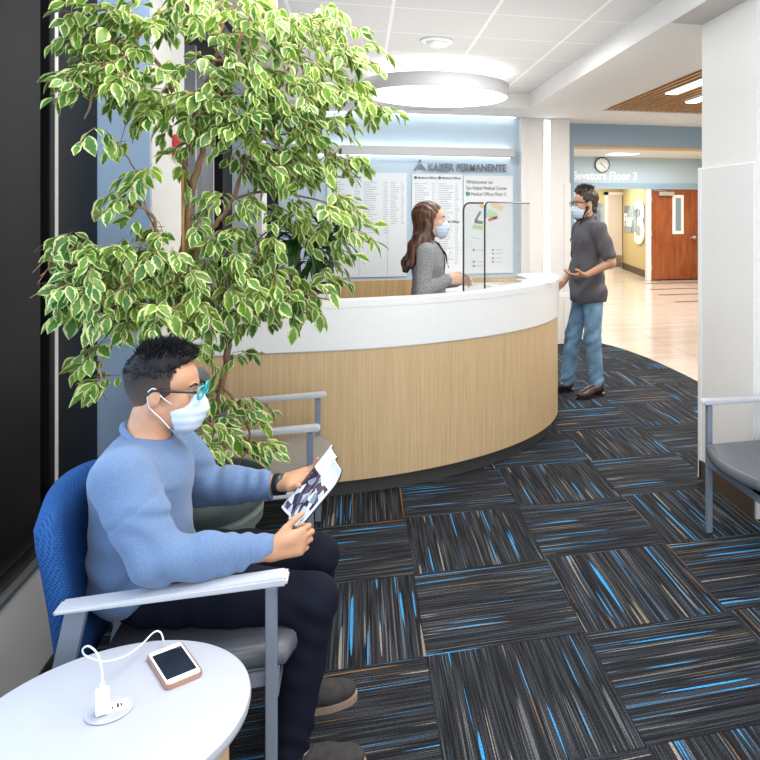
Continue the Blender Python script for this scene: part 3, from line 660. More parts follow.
# mural on the yellow corridor wall
def mural_mat():
    m = bpy.data.materials.new('mountain_mural'); m.use_nodes = True; nt = m.node_tree; L = nt.links.new
    b = nt.nodes['Principled BSDF']; b.inputs['Roughness'].default_value = .5
    tc = N(nt, 'ShaderNodeTexCoord'); mp = N(nt, 'ShaderNodeMapping'); mp.inputs['Scale'].default_value = (1.6, 1.6, .9); L(tc.outputs['Object'], mp.inputs[0])
    v = N(nt, 'ShaderNodeTexVoronoi'); v.inputs['Scale'].default_value = 2.2; L(mp.outputs[0], v.inputs['Vector'])
    r = N(nt, 'ShaderNodeValToRGB'); r.color_ramp.interpolation = 'CONSTANT'
    r.color_ramp.elements[0].color = (.13, .18, .24, 1); e = r.color_ramp.elements[1]; e.position = .45; e.color = (.22, .29, .36, 1)
    e = r.color_ramp.elements.new(.6); e.color = (.33, .42, .48, 1); L(v.outputs[0], r.inputs[0]); L(r.outputs[0], b.inputs['Base Color']); return m
MM = mural_mat()
ang = math.atan2(WA[1][1]-WA[0][1], WA[1][0]-WA[0][0])
t = thing('wall_mural', 'blue grey landscape mural band with white lettering on the yellow wall beside the brown door', 'mural', (*WA[0], 1.05), ang)
obj('printed_band', B(.0, 3.2, .0, .012, 0, .72), MM, t)
RM = (PI/2, 0, PI)
text('3', 1.50, M['text_white'], (1.85, .028, -.22), RM, t, name='numeral', ext=.008, bold=.03, sx=1.9)
text('Floor', .50, M['text_white'], (3.12, .028, .16), RM, t, ext=.008, bold=.01, sx=1.05)
t = thing('wall_mural', 'blue grey mountain mural on the yellow wall left of the cream corridor door', 'mural', (5.3, 19.2, 1.05))
obj('printed_band', B(0, 1.36, -.02, 0, 0, .80), MM, t)
bm = bmesh.new()
for px_, h_ in ((.75, .55), (.98, .72), (1.15, .45), (.5, .4)):
    vv = [bm.verts.new((px_-.22, -.024, .0)), bm.verts.new((px_+.22, -.024, .0)), bm.verts.new((px_+.03, -.024, h_))]; bm.faces.new(vv)
obj('mountain', bm, mat('mural_dark_peak', (.12, .16, .22), .6), t)
t = thing('fire_alarm', 'small red fire alarm high on the white pilaster side behind the tree', 'alarm', (-.91, 3.98, 1.93))
obj('body', B(0, .035, -.055, .055, -.06, .06, bev=.008), M['terracotta'], t)
obj('lens', B(.035, .05, -.03, .03, -.02, .035, bev=.006), M['white_plastic'], t)

# ================================================================== RECEPTION DESK
def desk_path(n=64, tmax=-4):
    P = [(-.915+i*(.715/8), 4.15) for i in range(8)]; Nn = [(0, -1)]*8
    for k in range(n+1):
        a = math.radians(-90+(90+tmax)*k/n)
        P.append((-.2+1.72*math.cos(a), 5.6+1.45*math.sin(a)))
        nx, ny = math.cos(a)/1.72, math.sin(a)/1.45; l = math.hypot(nx, ny); Nn.append((nx/l, ny/l))
    return P, Nn
def ribbon(o1, o2, z0, z1, round_end=False, tmax=-4, bev=0):
    P, Nn = desk_path(tmax=tmax)
    out = [(p[0]+n[0]*o1, p[1]+n[1]*o1) for p, n in zip(P, Nn)]; wd = [(o2 if not callable(o2) else o2(i/(len(P)-1))) for i in range(len(P))]
    inn = [(p[0]+n[0]*o, p[1]+n[1]*o) for p, n, o in zip(P, Nn, wd)]; o2 = wd[-1]
    cap = []
    if round_end:
        c = ((out[-1][0]+inn[-1][0])/2, (out[-1][1]+inn[-1][1])/2); r = abs(o1-o2)/2; a0 = math.atan2(out[-1][1]-c[1], out[-1][0]-c[0])
        cap = [(c[0]+r*math.cos(a0+PI*k/12), c[1]+r*math.sin(a0+PI*k/12)) for k in range(1, 12)]
    pts = out+cap+list(reversed(inn))
    bm = bmesh.new(); n = len(pts)
    lo = [bm.verts.new((p[0], p[1], z0)) for p in pts]; hi = [bm.verts.new((p[0], p[1], z1)) for p in pts]
    for i in range(n): bm.faces.new((lo[i], lo[(i+1) % n], hi[(i+1) % n], hi[i]))
    m_ = len(out); tot = n
    # caps as strips
    for L_, rev in ((lo, True), (hi, False)):
        O = L_[:m_]; I = list(reversed(L_[m_+len(cap):]))
        for i in range(m_-1):
            f = (O[i], O[i+1], I[i+1], I[i]); bm.faces.new(tuple(reversed(f)) if not rev else f)
        if cap:
            f = [O[-1]]+L_[m_:m_+len(cap)]+[I[-1]]; bm.faces.new(f)
    bmesh.ops.recalc_face_normals(bm, faces=bm.faces)
    return bm
def auto(o, ang=.6):
    me = o.data; me.shade_smooth()
    bm = bmesh.new(); bm.from_mesh(me)
    for e in bm.edges:
        if len(e.link_faces) == 2 and e.calc_face_angle(0) > ang: e.smooth = False
    bm.to_mesh(me); bm.free(); return o
t = thing('reception_desk', 'long curved reception desk with white counter and oak front', 'reception desk', (0, 0, 0))
auto(obj('counter_top', ribbon(0, lambda f: -.13-.19*max(0, (f-.60)/.40)**1.2, 1.065, 1.103, True), M['counter'], t))
auto(obj('white_fascia', ribbon(-.003, -.05, .83, 1.065, False), M['counter'], t))
auto(obj('oak_front', ribbon(-.012, -.05, .09, .83, False), M['oak'], t))
auto(obj('inner_panel', ribbon(-.09, -.12, .02, 1.065, False), M['counter'], t))
obj('end_panel', BB([(1.30, 1.46, 5.52, 5.56, .02, 1.065)]), M['counter'], t)
auto(obj('toe_kick', ribbon(-.055, -.10, 0, .09, False), M['kick'], t))
auto(obj('metal_reveal', ribbon(-.010, -.02, .824, .832, False), M['alu'], t))
auto(obj('work_surface', ribbon(-.12, -.50, .73, .76, False, -25), M['counter'], t))

# acrylic screens on the counter
acr = bpy.data.materials.new('clear_acrylic'); acr.use_nodes = True
nt = acr.node_tree; nt.nodes.clear(); L = nt.links.new
o_ = N(nt, 'ShaderNodeOutputMaterial'); tr = N(nt, 'ShaderNodeBsdfTransparent'); gl = N(nt, 'ShaderNodeBsdfGlossy'); mx = N(nt, 'ShaderNodeMixShader')
tr.inputs[0].default_value = (.93, .95, .95, 1); gl.inputs['Roughness'].default_value = .05; mx.inputs[0].default_value = .10
L(tr.outputs[0], mx.inputs[1]); L(gl.outputs[0], mx.inputs[2]); L(mx.outputs[0], o_.inputs[0])
def screen(p, q, z0, z1, label, r=.05, side=False):
    p = Vector((*p, 0)); q = Vector((*q, 0)); d = (q-p).normalized(); n = Vector((-d.y, d.x, 0)); W_ = (q-p).length
    t = thing('acrylic_screen', label, 'screen', ((p+q)/2+Vector((0, 0, z0))), math.atan2(d.y, d.x), None)
    h = z1-z0; pts = [(-W_/2, 0), ]
    for k in range(7): a = PI-k*PI/12; pts.append((-W_/2+r+r*math.cos(a), h-r+r*math.sin(a)))
    if side: pts += [(W_/2, h), (W_/2, 0)]
    else:
        for k in range(7): a = PI/2-k*PI/12; pts.append((W_/2-r+r*math.cos(a), h-r+r*math.sin(a)))
        pts += [(W_/2, 0)]
    bm = bmesh.new(); a = [bm.verts.new((x, -.003, z)) for x, z in pts]; b_ = [bm.verts.new((x, .003, z)) for x, z in pts]
    bm.faces.new(a); bm.faces.new(list(reversed(b_)))
    for i in range(len(pts)): bm.faces.new((a[i], b_[i], b_[(i+1) % len(pts)], a[(i+1) % len(pts)]))
    bmesh.ops.recalc_face_normals(bm, faces=bm.faces)
    obj('clear_sheet', bm, acr, t)
    bm = bmesh.new(); tube(bm, [(x, 0, z) for x, z in pts[:-1]], .006, 6); obj('black_edge', bm, M['black'], t)
    for s in (-1, 1): obj('foot', B(s*W_*.35-.012, s*W_*.35+.012, -.05, .05, 0, .012, bev=.003), M['white_plastic'], t)
    return t
screen((.785, 4.60), (1.20, 5.10), 1.1035, 1.665, 'clear acrylic screen with thin black edge on the counter, nearer of the two', side=True)
screen((.655, 4.66), (.80, 4.74), .7605, 1.66, 'narrow clear acrylic screen with black edge standing behind the nearer one, next to the receptionist', side=True)

# things behind the counter
t = thing('desktop_printer', 'black desktop printer with white label behind the counter under the foliage', 'printer', (-.38, 5.25, .76))
bm = B(-.22, .22, -.18, .18, 0, .30, bev=.015); obj('body', bm, M['black'], t)
obj('lid', B(-.225, .225, -.185, .185, .30, .335, bev=.008), M['black'], t)
obj('label', B(.05, .19, -.187, -.181, .235, .285), M['paper'], t)
obj('paper_tray', B(-.15, .15, -.26, -.18, .05, .07, bev=.004), M['grille'], t)
t = thing('stand', 'printer stand', 'stand') if False else None
o = tag(obj('printer_shelf', BB([(-.66, -.10, 5.0, 5.5, .73, .76), (-.64, -.60, 5.02, 5.48, 0, .73), (-.16, -.12, 5.02, 5.48, 0, .73)]), M['counter']), 'white shelf under the black printer and monitor behind the counter', 'shelf')
t = thing('monitor', 'small dark monitor with pale frame behind the counter left of the printer', 'monitor', (-.66, 5.52, .76))
t.rotation_euler.z = .2
obj('frame', B(-.17, .17, -.015, .015, .08, .36, bev=.006), M['grille'], t); obj('screen', B(-.155, .155, -.018, -.014, .10, .345), M['black'], t)
bm = BB([(-.08, .08, -.06, .06, 0, .012), (-.02, .02, -.01, .02, .012, .09)]); obj('stand', bm, M['grille'], t)
tag(obj('monitor_shelf', BB([(-.90, -.25, 5.51, 6.10, .73, .76), (-.88, -.84, 5.53, 6.08, 0, .73), (-.31, -.27, 5.53, 6.08, 0, .73)]), M['counter']), 'white shelf holding the small monitor and the dark leafy plant behind the counter', 'shelf')
t = thing('credenza', 'oak back counter with white top against the wall between receptionist and column', 'cabinet', (1.365, 7.98, 0))
obj('body', B(-.48, .48, -.40, .42, .0, .73, bev=.003), M['oak_far'], t); obj('top', B(-.495, .495, -.42, .43, .73, .765), M['counter'], t)
for k in range(2): obj('door', B(-.47+k*.475, -.005+k*.475, -.415, -.401, .04, .71, bev=.003), M['oak_far'], t)
# loose papers on the counter inside the screens
for i, (x, y, a, lb) in enumerate(((1.22, 4.93, .75, 'white sheet of paper on the counter inside the acrylic screen'), (1.37, 5.36, -.9, 'white sheet of paper lying on the counter nearer the visitor'))):
    o = obj('paper_sheet', B(-.075, .075, -.105, .105, 0, .002), M['paper']); o.location = (x, y, 1.1035); o.rotation_euler.z = a; tag(o, lb, 'paper')

# ================================================================== WAITING CHAIRS
def rounded_back(bm, x_bot, x_top, z0, z1, hw, th, bow=.03, n=14, m_=10):
    """upholstered back: leans from x_bot at z0 to x_top at z1, curved in plan, rounded corners"""
    F, R = [], []
    for j in range(m_+1):
        v = j/m_; z = z0+(z1-z0)*v
        xx = x_bot+(x_top-x_bot)*(v**1.35)
        inset = .055*max(0, (v-.80)/.20)**2.2
        rowF, rowR = [], []
        for i in range(n+1):
            u = -1+2*i/n; y = u*(hw-inset)
            zz = z+.018*(1-u*u)*v
            edge = max(0, abs(u)-.86)/.14; rnd = .012*edge**2
            vedge = max(0, v-.93)/.07; rnd2 = .012*vedge**2
            c = -bow*(1-u*u)
            rowF.append(bm.verts.new((xx+c-rnd-rnd2, y, zz))); rowR.append(bm.verts.new((xx+c-th+rnd+rnd2, y, zz)))
        F.append(rowF); R.append(rowR)
    for j in range(m_):
        for i in range(n):
            bm.faces.new((F[j][i], F[j][i+1], F[j+1][i+1], F[j+1][i])); bm.faces.new((R[j][i], R[j+1][i], R[j+1][i+1], R[j][i+1]))
        for i in (0, n):
            a = (F[j][i], F[j+1][i], R[j+1][i], R[j][i]); bm.faces.new(a if i == 0 else tuple(reversed(a)))
    for i in range(n):
        bm.faces.new((F[0][i], R[0][i], R[0][i+1], F[0][i+1])); bm.faces.new((F[m_][i], F[m_][i+1], R[m_][i+1], R[m_][i]))
    bmesh.ops.recalc_face_normals(bm, faces=bm.faces)
def seat_pad(bm, hw, x0, x1, bow, z0, z1, r=.02):
    pts = [(x0, -hw)]
    pts += [(x1+bow*math.cos(u*PI/2)*1.0, u*hw) for u in [-1+2*k/16 for k in range(17)]]
    pts += [(x0, hw)]
    c = Vector((.5*(x0+x1), 0))
    rings = []
    for z, ins in ((z0, .012), (z0+.006, .003), (z0+(z1-z0)*.4, 0), (z1-r*.6, .003), (z1-r*.15, .012), (z1, .035), (z1+.006, .12)):
        rings.append([bm.verts.new((c.x+(p[0]-c.x)*(1-ins/.28), p[1]*(1-ins/.28), z)) for p in pts])
    n = len(pts)
    for a, b_ in zip(rings, rings[1:]):
        for i in range(n): bm.faces.new((a[i], a[(i+1) % n], b_[(i+1) % n], b_[i]))
    bm.faces.new(list(reversed(rings[0]))); bm.faces.new(rings[-1])
    bmesh.ops.recalc_face_normals(bm, faces=bm.faces)
def bar(bm, p, q, w_, d_):
    """flat steel bar from p to q in the xz plane, w_ along y, d_ in plane"""
    p = Vector(p); q = Vector(q); t_ = (q-p).normalized(); nrm = Vector((-t_.z, 0, t_.x)).normalized()*d_/2; y = Vector((0, w_/2, 0))
    V = [bm.verts.new(a+s*nrm+r*y) for a in (p, q) for s in (-1, 1) for r in (-1, 1)]
    for f in ((0, 1, 3, 2), (4, 6, 7, 5), (0, 4, 5, 1), (2, 3, 7, 6), (0, 2, 6, 4), (1, 5, 7, 3)): bm.faces.new([V[i] for i in f])
    bmesh.ops.recalc_face_normals(bm, faces=bm.faces)
def fabric_blue():
    m = bpy.data.materials.new('patterned_blue_upholstery'); m.use_nodes = True; nt = m.node_tree; L = nt.links.new
    b = nt.nodes['Principled BSDF']; b.inputs['Roughness'].default_value = .85; b.inputs['Specular IOR Level'].default_value = .2
    tc = N(nt, 'ShaderNodeTexCoord'); mp = N(nt, 'ShaderNodeMapping'); mp.inputs['Scale'].default_value = (150, 150, 150); mp.inputs['Rotation'].default_value = (.6, .5, .6)
    L(tc.outputs['Object'], mp.inputs[0]); v = N(nt, 'ShaderNodeTexVoronoi'); v.inputs['Scale'].default_value = 1; v.inputs['Randomness'].default_value = .1; L(mp.outputs[0], v.inputs['Vector'])
    r = N(nt, 'ShaderNodeValToRGB'); r.color_ramp.elements[0].position = .30; r.color_ramp.elements[0].color = (.006, .036, .15, 1); r.color_ramp.elements[1].position = .60; r.color_ramp.elements[1].color = (.018, .085, .26, 1)
    L(v.outputs[0], r.inputs[0]); L(r.outputs[0], b.inputs['Base Color'])
    bp = N(nt, 'ShaderNodeBump'); bp.inputs['Strength'].default_value = .4; bp.inputs['Distance'].default_value = .002; L(v.outputs[0], bp.inputs['Height']); L(bp.outputs[0], b.inputs['Normal'])
    return m
M['blue_fabric'] = fabric_blue()
def chair(loc, rz, label, seatm, backm, armm=None):
    t = thing('waiting_chair', label, 'chair', (*loc, 0), rz)
    hw = .295
    bm = bmesh.new(); seat_pad(bm, .262, -.20, .262, .055, .405, .462); obj('seat', bm, seatm, t, True)
    obj('seat_frame', BB([(-.20, .245, -.255, .255, .375, .405), (.215, .245, -.285, .285, .34, .40)], bev=.003), M['chair_metal'], t)
    bm = bmesh.new(); rounded_back(bm, -.215, -.278, .415, .845, .262, .062); obj('backrest', bm, backm, t, True)
    for s in (-1, 1):
        bm = bmesh.new(); box(bm, .215, .243, s*hw-.014, s*hw+.014, 0, .638, bev=.003); f = obj('leg', bm, M['chair_metal'], t)
        obj('glide', B(.213, .245, s*hw-.016, s*hw+.016, 0, .008), M['black'], f)
        bm = bmesh.new(); bar(bm, (-.215, s*hw, .638), (-.345, s*hw, .0), .024, .045); obj('leg', bm, M['chair_metal'], t)
        bm = bmesh.new()
        prof = [(-.262, .640), (-.254, .652), (.262, .668), (.272, .660), (.268, .645)]
        ws = .030
        A_ = [bm.verts.new((x, s*hw-ws, z)) for x, z in prof]; C_ = [bm.verts.new((x, s*hw+ws, z)) for x, z in prof]
        bm.faces.new(A_); bm.faces.new(list(reversed(C_)))
        for i in range(5): bm.faces.new((A_[i], C_[i], C_[(i+1) % 5], A_[(i+1) % 5]))
        bmesh.ops.recalc_face_normals(bm, faces=bm.faces); bmesh.ops.bevel(bm, geom=bm.edges[:], offset=.005, segments=2, affect='EDGES')
        obj('armrest', bm, M['arm_white'], t)
        bm = bmesh.new(); bar(bm, (-.27, s*(hw-.02), .37), (.22, s*(hw-.02), .39), .016, .03); obj('side_rail', bm, M['chair_metal'], t)
    bm = bmesh.new(); box(bm, -.31, -.29, -.29, .29, .18, .21); obj('rear_rail', bm, M['chair_metal'], t)
    return t
chair((-.450, 2.255), 0, 'blue patterned fabric waiting chair with white armrests, the seated man in it', M['vinyl_slate'], M['blue_fabric'])
chair((-.440, 3.575), 0, 'taupe waiting chair with silver armrests beside the potted tree and the desk front', M['vinyl_taupe'], M['vinyl_slate'])
chair((1.915, 2.965), PI, 'grey waiting chair at the right edge in front of the white pier', M['vinyl_slate'], M['vinyl_slate'])

# ================================================================== SIDE TABLE, OUTLET, PHONE, CHARGER
TC = (-.497, 1.615)
t = thing('side_table', 'round white side table with oak drum base in front of the seated man', 'table', (*TC, 0))
bm = bmesh.new(); lathe(bm, [(0, .548), (.262, .548), (.270, .556), (.272, .566), (.270, .576), (.262, .580), (0, .580)], 96); auto(obj('table_top', bm, M['table_white'], t), .9)
bm = bmesh.new(); lathe(bm, [(0, .03), (.228, .03), (.228, .548), (0, .548)], 72); auto(obj('drum_base', bm, M['oak'], t))
bm = bmesh.new(); lathe(bm, [(0, 0), (.21, 0), (.21, .03), (0, .03)], 48); auto(obj('plinth', bm, M['kick'], t))
g = bmesh.new(); lathe(g, [(0, .5801), (.042, .5801), (.044, .5825), (.040, .5835), (0, .5835)], 48); gr = obj('power_grommet', g, M['table_white'], t)
gr.location = (0, .022, 0)
gr2 = obj('socket_plate', B(-.008, .034, -.0165, .0165, .5835, .5850, bev=.0008), M['white_plastic'], gr); gr2.rotation_euler.z = .35
obj('usb_port', BB([(.004, .0065, -.006, .001, .585, .5856), (.013, .0165, -.007, .007, .585, .5856), (.0195, .022, -.006, .005, .585, .5856)]), M['black'], gr).rotation_euler.z = .35
GX, GY = TC[0], TC[1]+.022
PX, PY = GX-.010, GY-.010
t = thing('phone_charger', 'white plug charger standing in the table outlet with a looping white cable', 'charger', (PX, PY, .585), .35)
obj('plug_body', B(-.0125, .0125, -.0125, .0125, 0, .046, bev=.0035), M['white_plastic'], t)
obj('cable_plug', B(-.0045, .0045, -.003, .003, .046, .060, bev=.001), M['white_plastic'], t)
bm = bmesh.new()
cp = [(PX, PY, .645), (PX-.001, PY, .672), (PX-.010, PY+.004, .702), (PX-.028, PY+.012, .716), (PX-.044, PY+.025, .704), (PX-.043, PY+.045, .678), (PX-.022, PY+.085, .640),
      (PX+.000, PY+.145, .612), (PX+.018, PY+.195, .604), (PX+.036, PY+.232, .610), (PX+.050, PY+.235, .606), (-.447, 1.847, .593)]
tube(bm, [Vector(p)-Vector((PX, PY, .585)) for p in bez(cp, 8)], .0018, 8)
cb = obj('cable', bm, M['white_plastic'], t, True); cb.rotation_euler.z = -.35
t = thing('smartphone', 'white-faced phone with dark screen in a rose gold case on the side table', 'phone', (-.404, 1.758, .5803), math.atan2(-.145, .08)+PI/2)
def rrect(w_, h_, r, n=5):
    out = []
    for cx, cy, a0 in ((w_-r, h_-r, 0), (-w_+r, h_-r, 90), (-w_+r, -h_+r, 180), (w_-r, -h_+r, 270)):
        for k in range(n+1): a = math.radians(a0+90*k/n); out.append((cx+r*math.cos(a), cy+r*math.sin(a)))
    return out
bm = bmesh.new(); prism(bm, rrect(.038, .0775, .010), 0, .0095); bmesh.ops.bevel(bm, geom=[e for e in bm.edges if abs(e.verts[0].co.z-e.verts[1].co.z) < 1e-6], offset=.002, segments=2, affect='EDGES'); obj('case', bm, M['rose'], t)
bm = bmesh.new(); prism(bm, rrect(.0345, .0735, .008), .009, .0108); obj('face', bm, M['white_plastic'], t)
bm = bmesh.new(); prism(bm, rrect(.0305, .056, .001), .0106, .0112); obj('screen', bm, M['screen'], t)
obj('earpiece', B(-.006, .006, .0635, .0650, .0107, .0111), M['grille'], t)
bm = bmesh.new(); lathe(bm, [(.0055, .0106), (.0055, .0110), (.0045, .0111), (0, .0109)], 20, (0, -.0645)); obj('home_button', bm, M['white_plastic'], t)

# ================================================================== PLANTS
def leaf_material(name, centre, centre2, margin, bound, trans_col):
    m = bpy.data.materials.new(name); m.use_nodes = True; nt = m.node_tree; L = nt.links.new
    b = nt.nodes['Principled BSDF']; b.inputs['Roughness'].default_value = .38
    uv = N(nt, 'ShaderNodeUVMap'); s = N(nt, 'ShaderNodeSeparateXYZ'); L(uv.outputs[0], s.inputs[0])
    tc = N(nt, 'ShaderNodeTexCoord'); nz = N(nt, 'ShaderNodeTexNoise'); nz.inputs['Scale'].default_value = 75; nz.inputs['Detail'].default_value = 2; L(tc.outputs['Object'], nz.inputs['Vector'])
    n2 = N(nt, 'ShaderNodeTexNoise'); n2.inputs['Scale'].default_value = 9; n2.inputs['Detail'].default_value = 1; L(tc.outputs['Object'], n2.inputs['Vector'])
    ab = N(nt, 'ShaderNodeMath', operation='ABSOLUTE'); L(s.outputs[0], ab.inputs[0])
    ad = N(nt, 'ShaderNodeMath', operation='MULTIPLY_ADD'); L(nz.outputs[0], ad.inputs[0]); ad.inputs[1].default_value = .75; L(ab.outputs[0], ad.inputs[2])
    mr = N(nt, 'ShaderNodeMapRange'); mr.inputs[1].default_value = bound; mr.inputs[2].default_value = bound+.06; L(ad.outputs[0], mr.inputs[0])
    r2 = N(nt, 'ShaderNodeMapRange'); r2.inputs[1].default_value = .35; r2.inputs[2].default_value = .65; L(n2.outputs[0], r2.inputs[0])
    c0 = N(nt, 'ShaderNodeMix', data_type='RGBA'); L(r2.outputs[0], c0.inputs[0]); c0.inputs[6].default_value = (*centre, 1); c0.inputs[7].default_value = (*centre2, 1)
    c1 = N(nt, 'ShaderNodeMix', data_type='RGBA'); L(mr.outputs[0], c1.inputs[0]); L(c0.outputs[2], c1.inputs[6]); c1.inputs[7].default_value = (*margin, 1)
    L(c1.outputs[2], b.inputs['Base Color'])
    tb = N(nt, 'ShaderNodeBsdfTranslucent'); L(c1.outputs[2], tb.inputs[0]); ms = N(nt, 'ShaderNodeMixShader'); ms.inputs[0].default_value = .28
    L(b.outputs[0], ms.inputs[1]); L(tb.outputs[0], ms.inputs[2]); L(ms.outputs[0], nt.nodes['Material Output'].inputs[0])
    return m
M['fig_leaf'] = leaf_material('variegated_fig_leaf', (.045, .150, .028), (.17, .32, .030), (.62, .66, .27), .98, None)
M['dark_leaf'] = leaf_material('dark_glossy_leaf', (.012, .055, .014), (.03, .10, .02), (.12, .26, .04), 1.25, None)

def leaves_mesh(items, name, m, parent, profile=None):
    """items: (base, direction, normal, length, width)"""
    prof = profile or [(0, .02), (.14, .52), (.34, .95), (.55, 1.0), (.76, .62), (.90, .25), (1.0, .0)]
    nP = len(prof); Vs, Fs, UV = [], [], []
    for base, d, nrm, ln, wd in items:
        d = d.normalized(); s = d.cross(nrm)
        if s.length < 1e-4: s = d.cross(Vector((1, .3, .2)))
        s.normalize(); n = s.cross(d).normalized(); o = len(Vs)
        cv = random.uniform(.05, .28)
        for (v, u) in prof:
            c = base+d*(ln*v)-n*(ln*cv*v*v)
            up = n*(wd*.5*u*.35)
            for k in (-1, 0, 1):
                Vs.append(c+s*(wd*.5*u*k)+(up if k else Vector((0, 0, 0))))
        for i in range(nP-1):
            for k in (0, 1):
                a = o+i*3+k; Fs.append((a, a+1, a+4, a+3))
                e0 = prof[i][0]; e1 = prof[i+1][0]
                # edge coordinate also rises towards base and tip so the margin runs all round
                def E(kk, vv, uu): return (kk-1)*1.0 if kk != 1 else (.0 if .12 < vv < .85 else .45)
                UV += [(E(k, e0, 0), e0), (E(k+1, e0, 0), e0), (E(k+1, e1, 0), e1), (E(k, e1, 0), e1)]
    me = bpy.data.meshes.new(name); me.from_pydata([tuple(v) for v in Vs], [], Fs)
    uvl = me.uv_layers.new(name='UVMap'); uvl.data.foreach_set('uv', np.array(UV, np.float32).ravel())
    return link(name, me, m, parent, True)

PB = Vector((-.60, 2.935, 0))
t = thing('potted_weeping_fig', 'tall variegated green and cream leafy tree in a grey-green pot behind the seated man', 'plant', tuple(PB))
bm = bmesh.new()
lathe(bm, [(0, 0), (.165, 0), (.175, .02), (.212, .42), (.236, .432), (.240, .470), (.225, .482), (.240, .495), (.262, .53), (.272, .572), (.266, .588), (.248, .588), (.236, .575), (.226, .53), (0, .53)], 64)
auto(obj('pot', bm, M['pot'], t), .7)
bm = bmesh.new(); lathe(bm, [(.228, .535), (.15, .545), (0, .548)], 40); obj('soil', bm, M['soil'], t, True)
br = {
 'T1': ([(-.598, 2.93, .50), (-.626, 2.93, .745), (-.66, 2.9, 1.164), (-.647, 2.9, 1.385), (-.626, 2.9, 1.515), (-.617, 2.92, 1.645), (-.637, 2.92, 1.757), (-.623, 2.95, 1.872), (-.598, 3.0, 2.032), (-.545, 3.0, 2.189), (-.509, 3.0, 2.385)], .019, .007),
 'T2': ([(-.624, 2.92, 1.645), (-.592, 2.9, 1.738), (-.568, 2.9, 1.831), (-.547, 2.88, 1.923), (-.507, 2.85, 2.031), (-.432, 2.85, 2.238), (-.362, 2.85, 2.391)], .014, .005),
 'T3': ([(-.575, 3.0, .49), (-.570, 3.02, .714), (-.528, 3.05, .917), (-.506, 3.05, 1.074), (-.525, 3.03, 1.196), (-.58, 3.0, 1.26), (-.61, 2.97, 1.379), (-.592, 2.97, 1.493), (-.541, 2.98, 1.55), (-.483, 3.0, 1.647), (-.436, 3.0, 1.784), (-.388, 3.0, 1.883), (-.325, 3.0, 2.062), (-.232, 3.0, 2.245)], .015, .005),
 'T5': ([(-.483, 3.0, 1.647), (-.384, 3.02, 1.679), (-.234, 3.03, 1.664), (-.099, 3.03, 1.628)], .006, .003),
 'T6': ([(-.647, 2.9, 1.385), (-.694, 2.82, 1.482), (-.71, 2.78, 1.589), (-.763, 2.72, 1.624), (-.80, 2.66, 1.613), (-.85, 2.62, 1.58)], .007, .0025),
 'T7': ([(-.694, 2.82, 1.482), (-.73, 2.78, 1.62), (-.76, 2.76, 1.75), (-.80, 2.72, 1.82)], .004, .002),
 'T8': ([(-.66, 2.9, 1.164), (-.748, 2.78, 1.291), (-.827, 2.68, 1.406), (-.903, 2.6, 1.382), (-.95, 2.58, 1.33)], .009, .003),
 'T9': ([(-.623, 2.95, 1.872), (-.675, 2.85, 2.079), (-.74, 2.75, 2.162), (-.823, 2.62, 2.015), (-.86, 2.6, 1.9)], .009, .003),
 'T10': ([(-.545, 3.0, 2.189), (-.344, 3.0, 2.16), (-.155, 3.0, 2.089), (.06, 3.0, 2.04)], .008, .003),
 'T11': ([(-.528, 3.05, .917), (-.454, 3.0, .827), (-.411, 2.95, .722), (-.454, 2.95, .63)], .006, .0025),
 'T12': ([(-.748, 2.78, 1.291), (-.797, 2.65, 1.159), (-.817, 2.6, 1.104), (-.802, 2.6, .99)], .005, .002),
 'T13': ([(-.58, 3.0, 1.26), (-.436, 3.0, 1.373), (-.269, 3.0, 1.291), (-.117, 3.0, 1.246)], .006, .003),
 'T14': ([(-.626, 2.93, .745), (-.56, 2.86, .83), (-.50, 2.80, .80), (-.45, 2.78, .70)], .006, .0025),
}
bm = bmesh.new(); BP = []
for k, (pts, r0, r1) in br.items():
    q = bez(pts, 6); n = len(q)
    q = [p+Vector((math.sin(i*1.7+len(k))*.003, math.cos(i*2.1)*.003, 0)) for i, p in enumerate(q)]
    tube(bm, [p-PB for p in q], [r0+(r1-r0)*i/(n-1) for i in range(n)], 8)
    BP += q
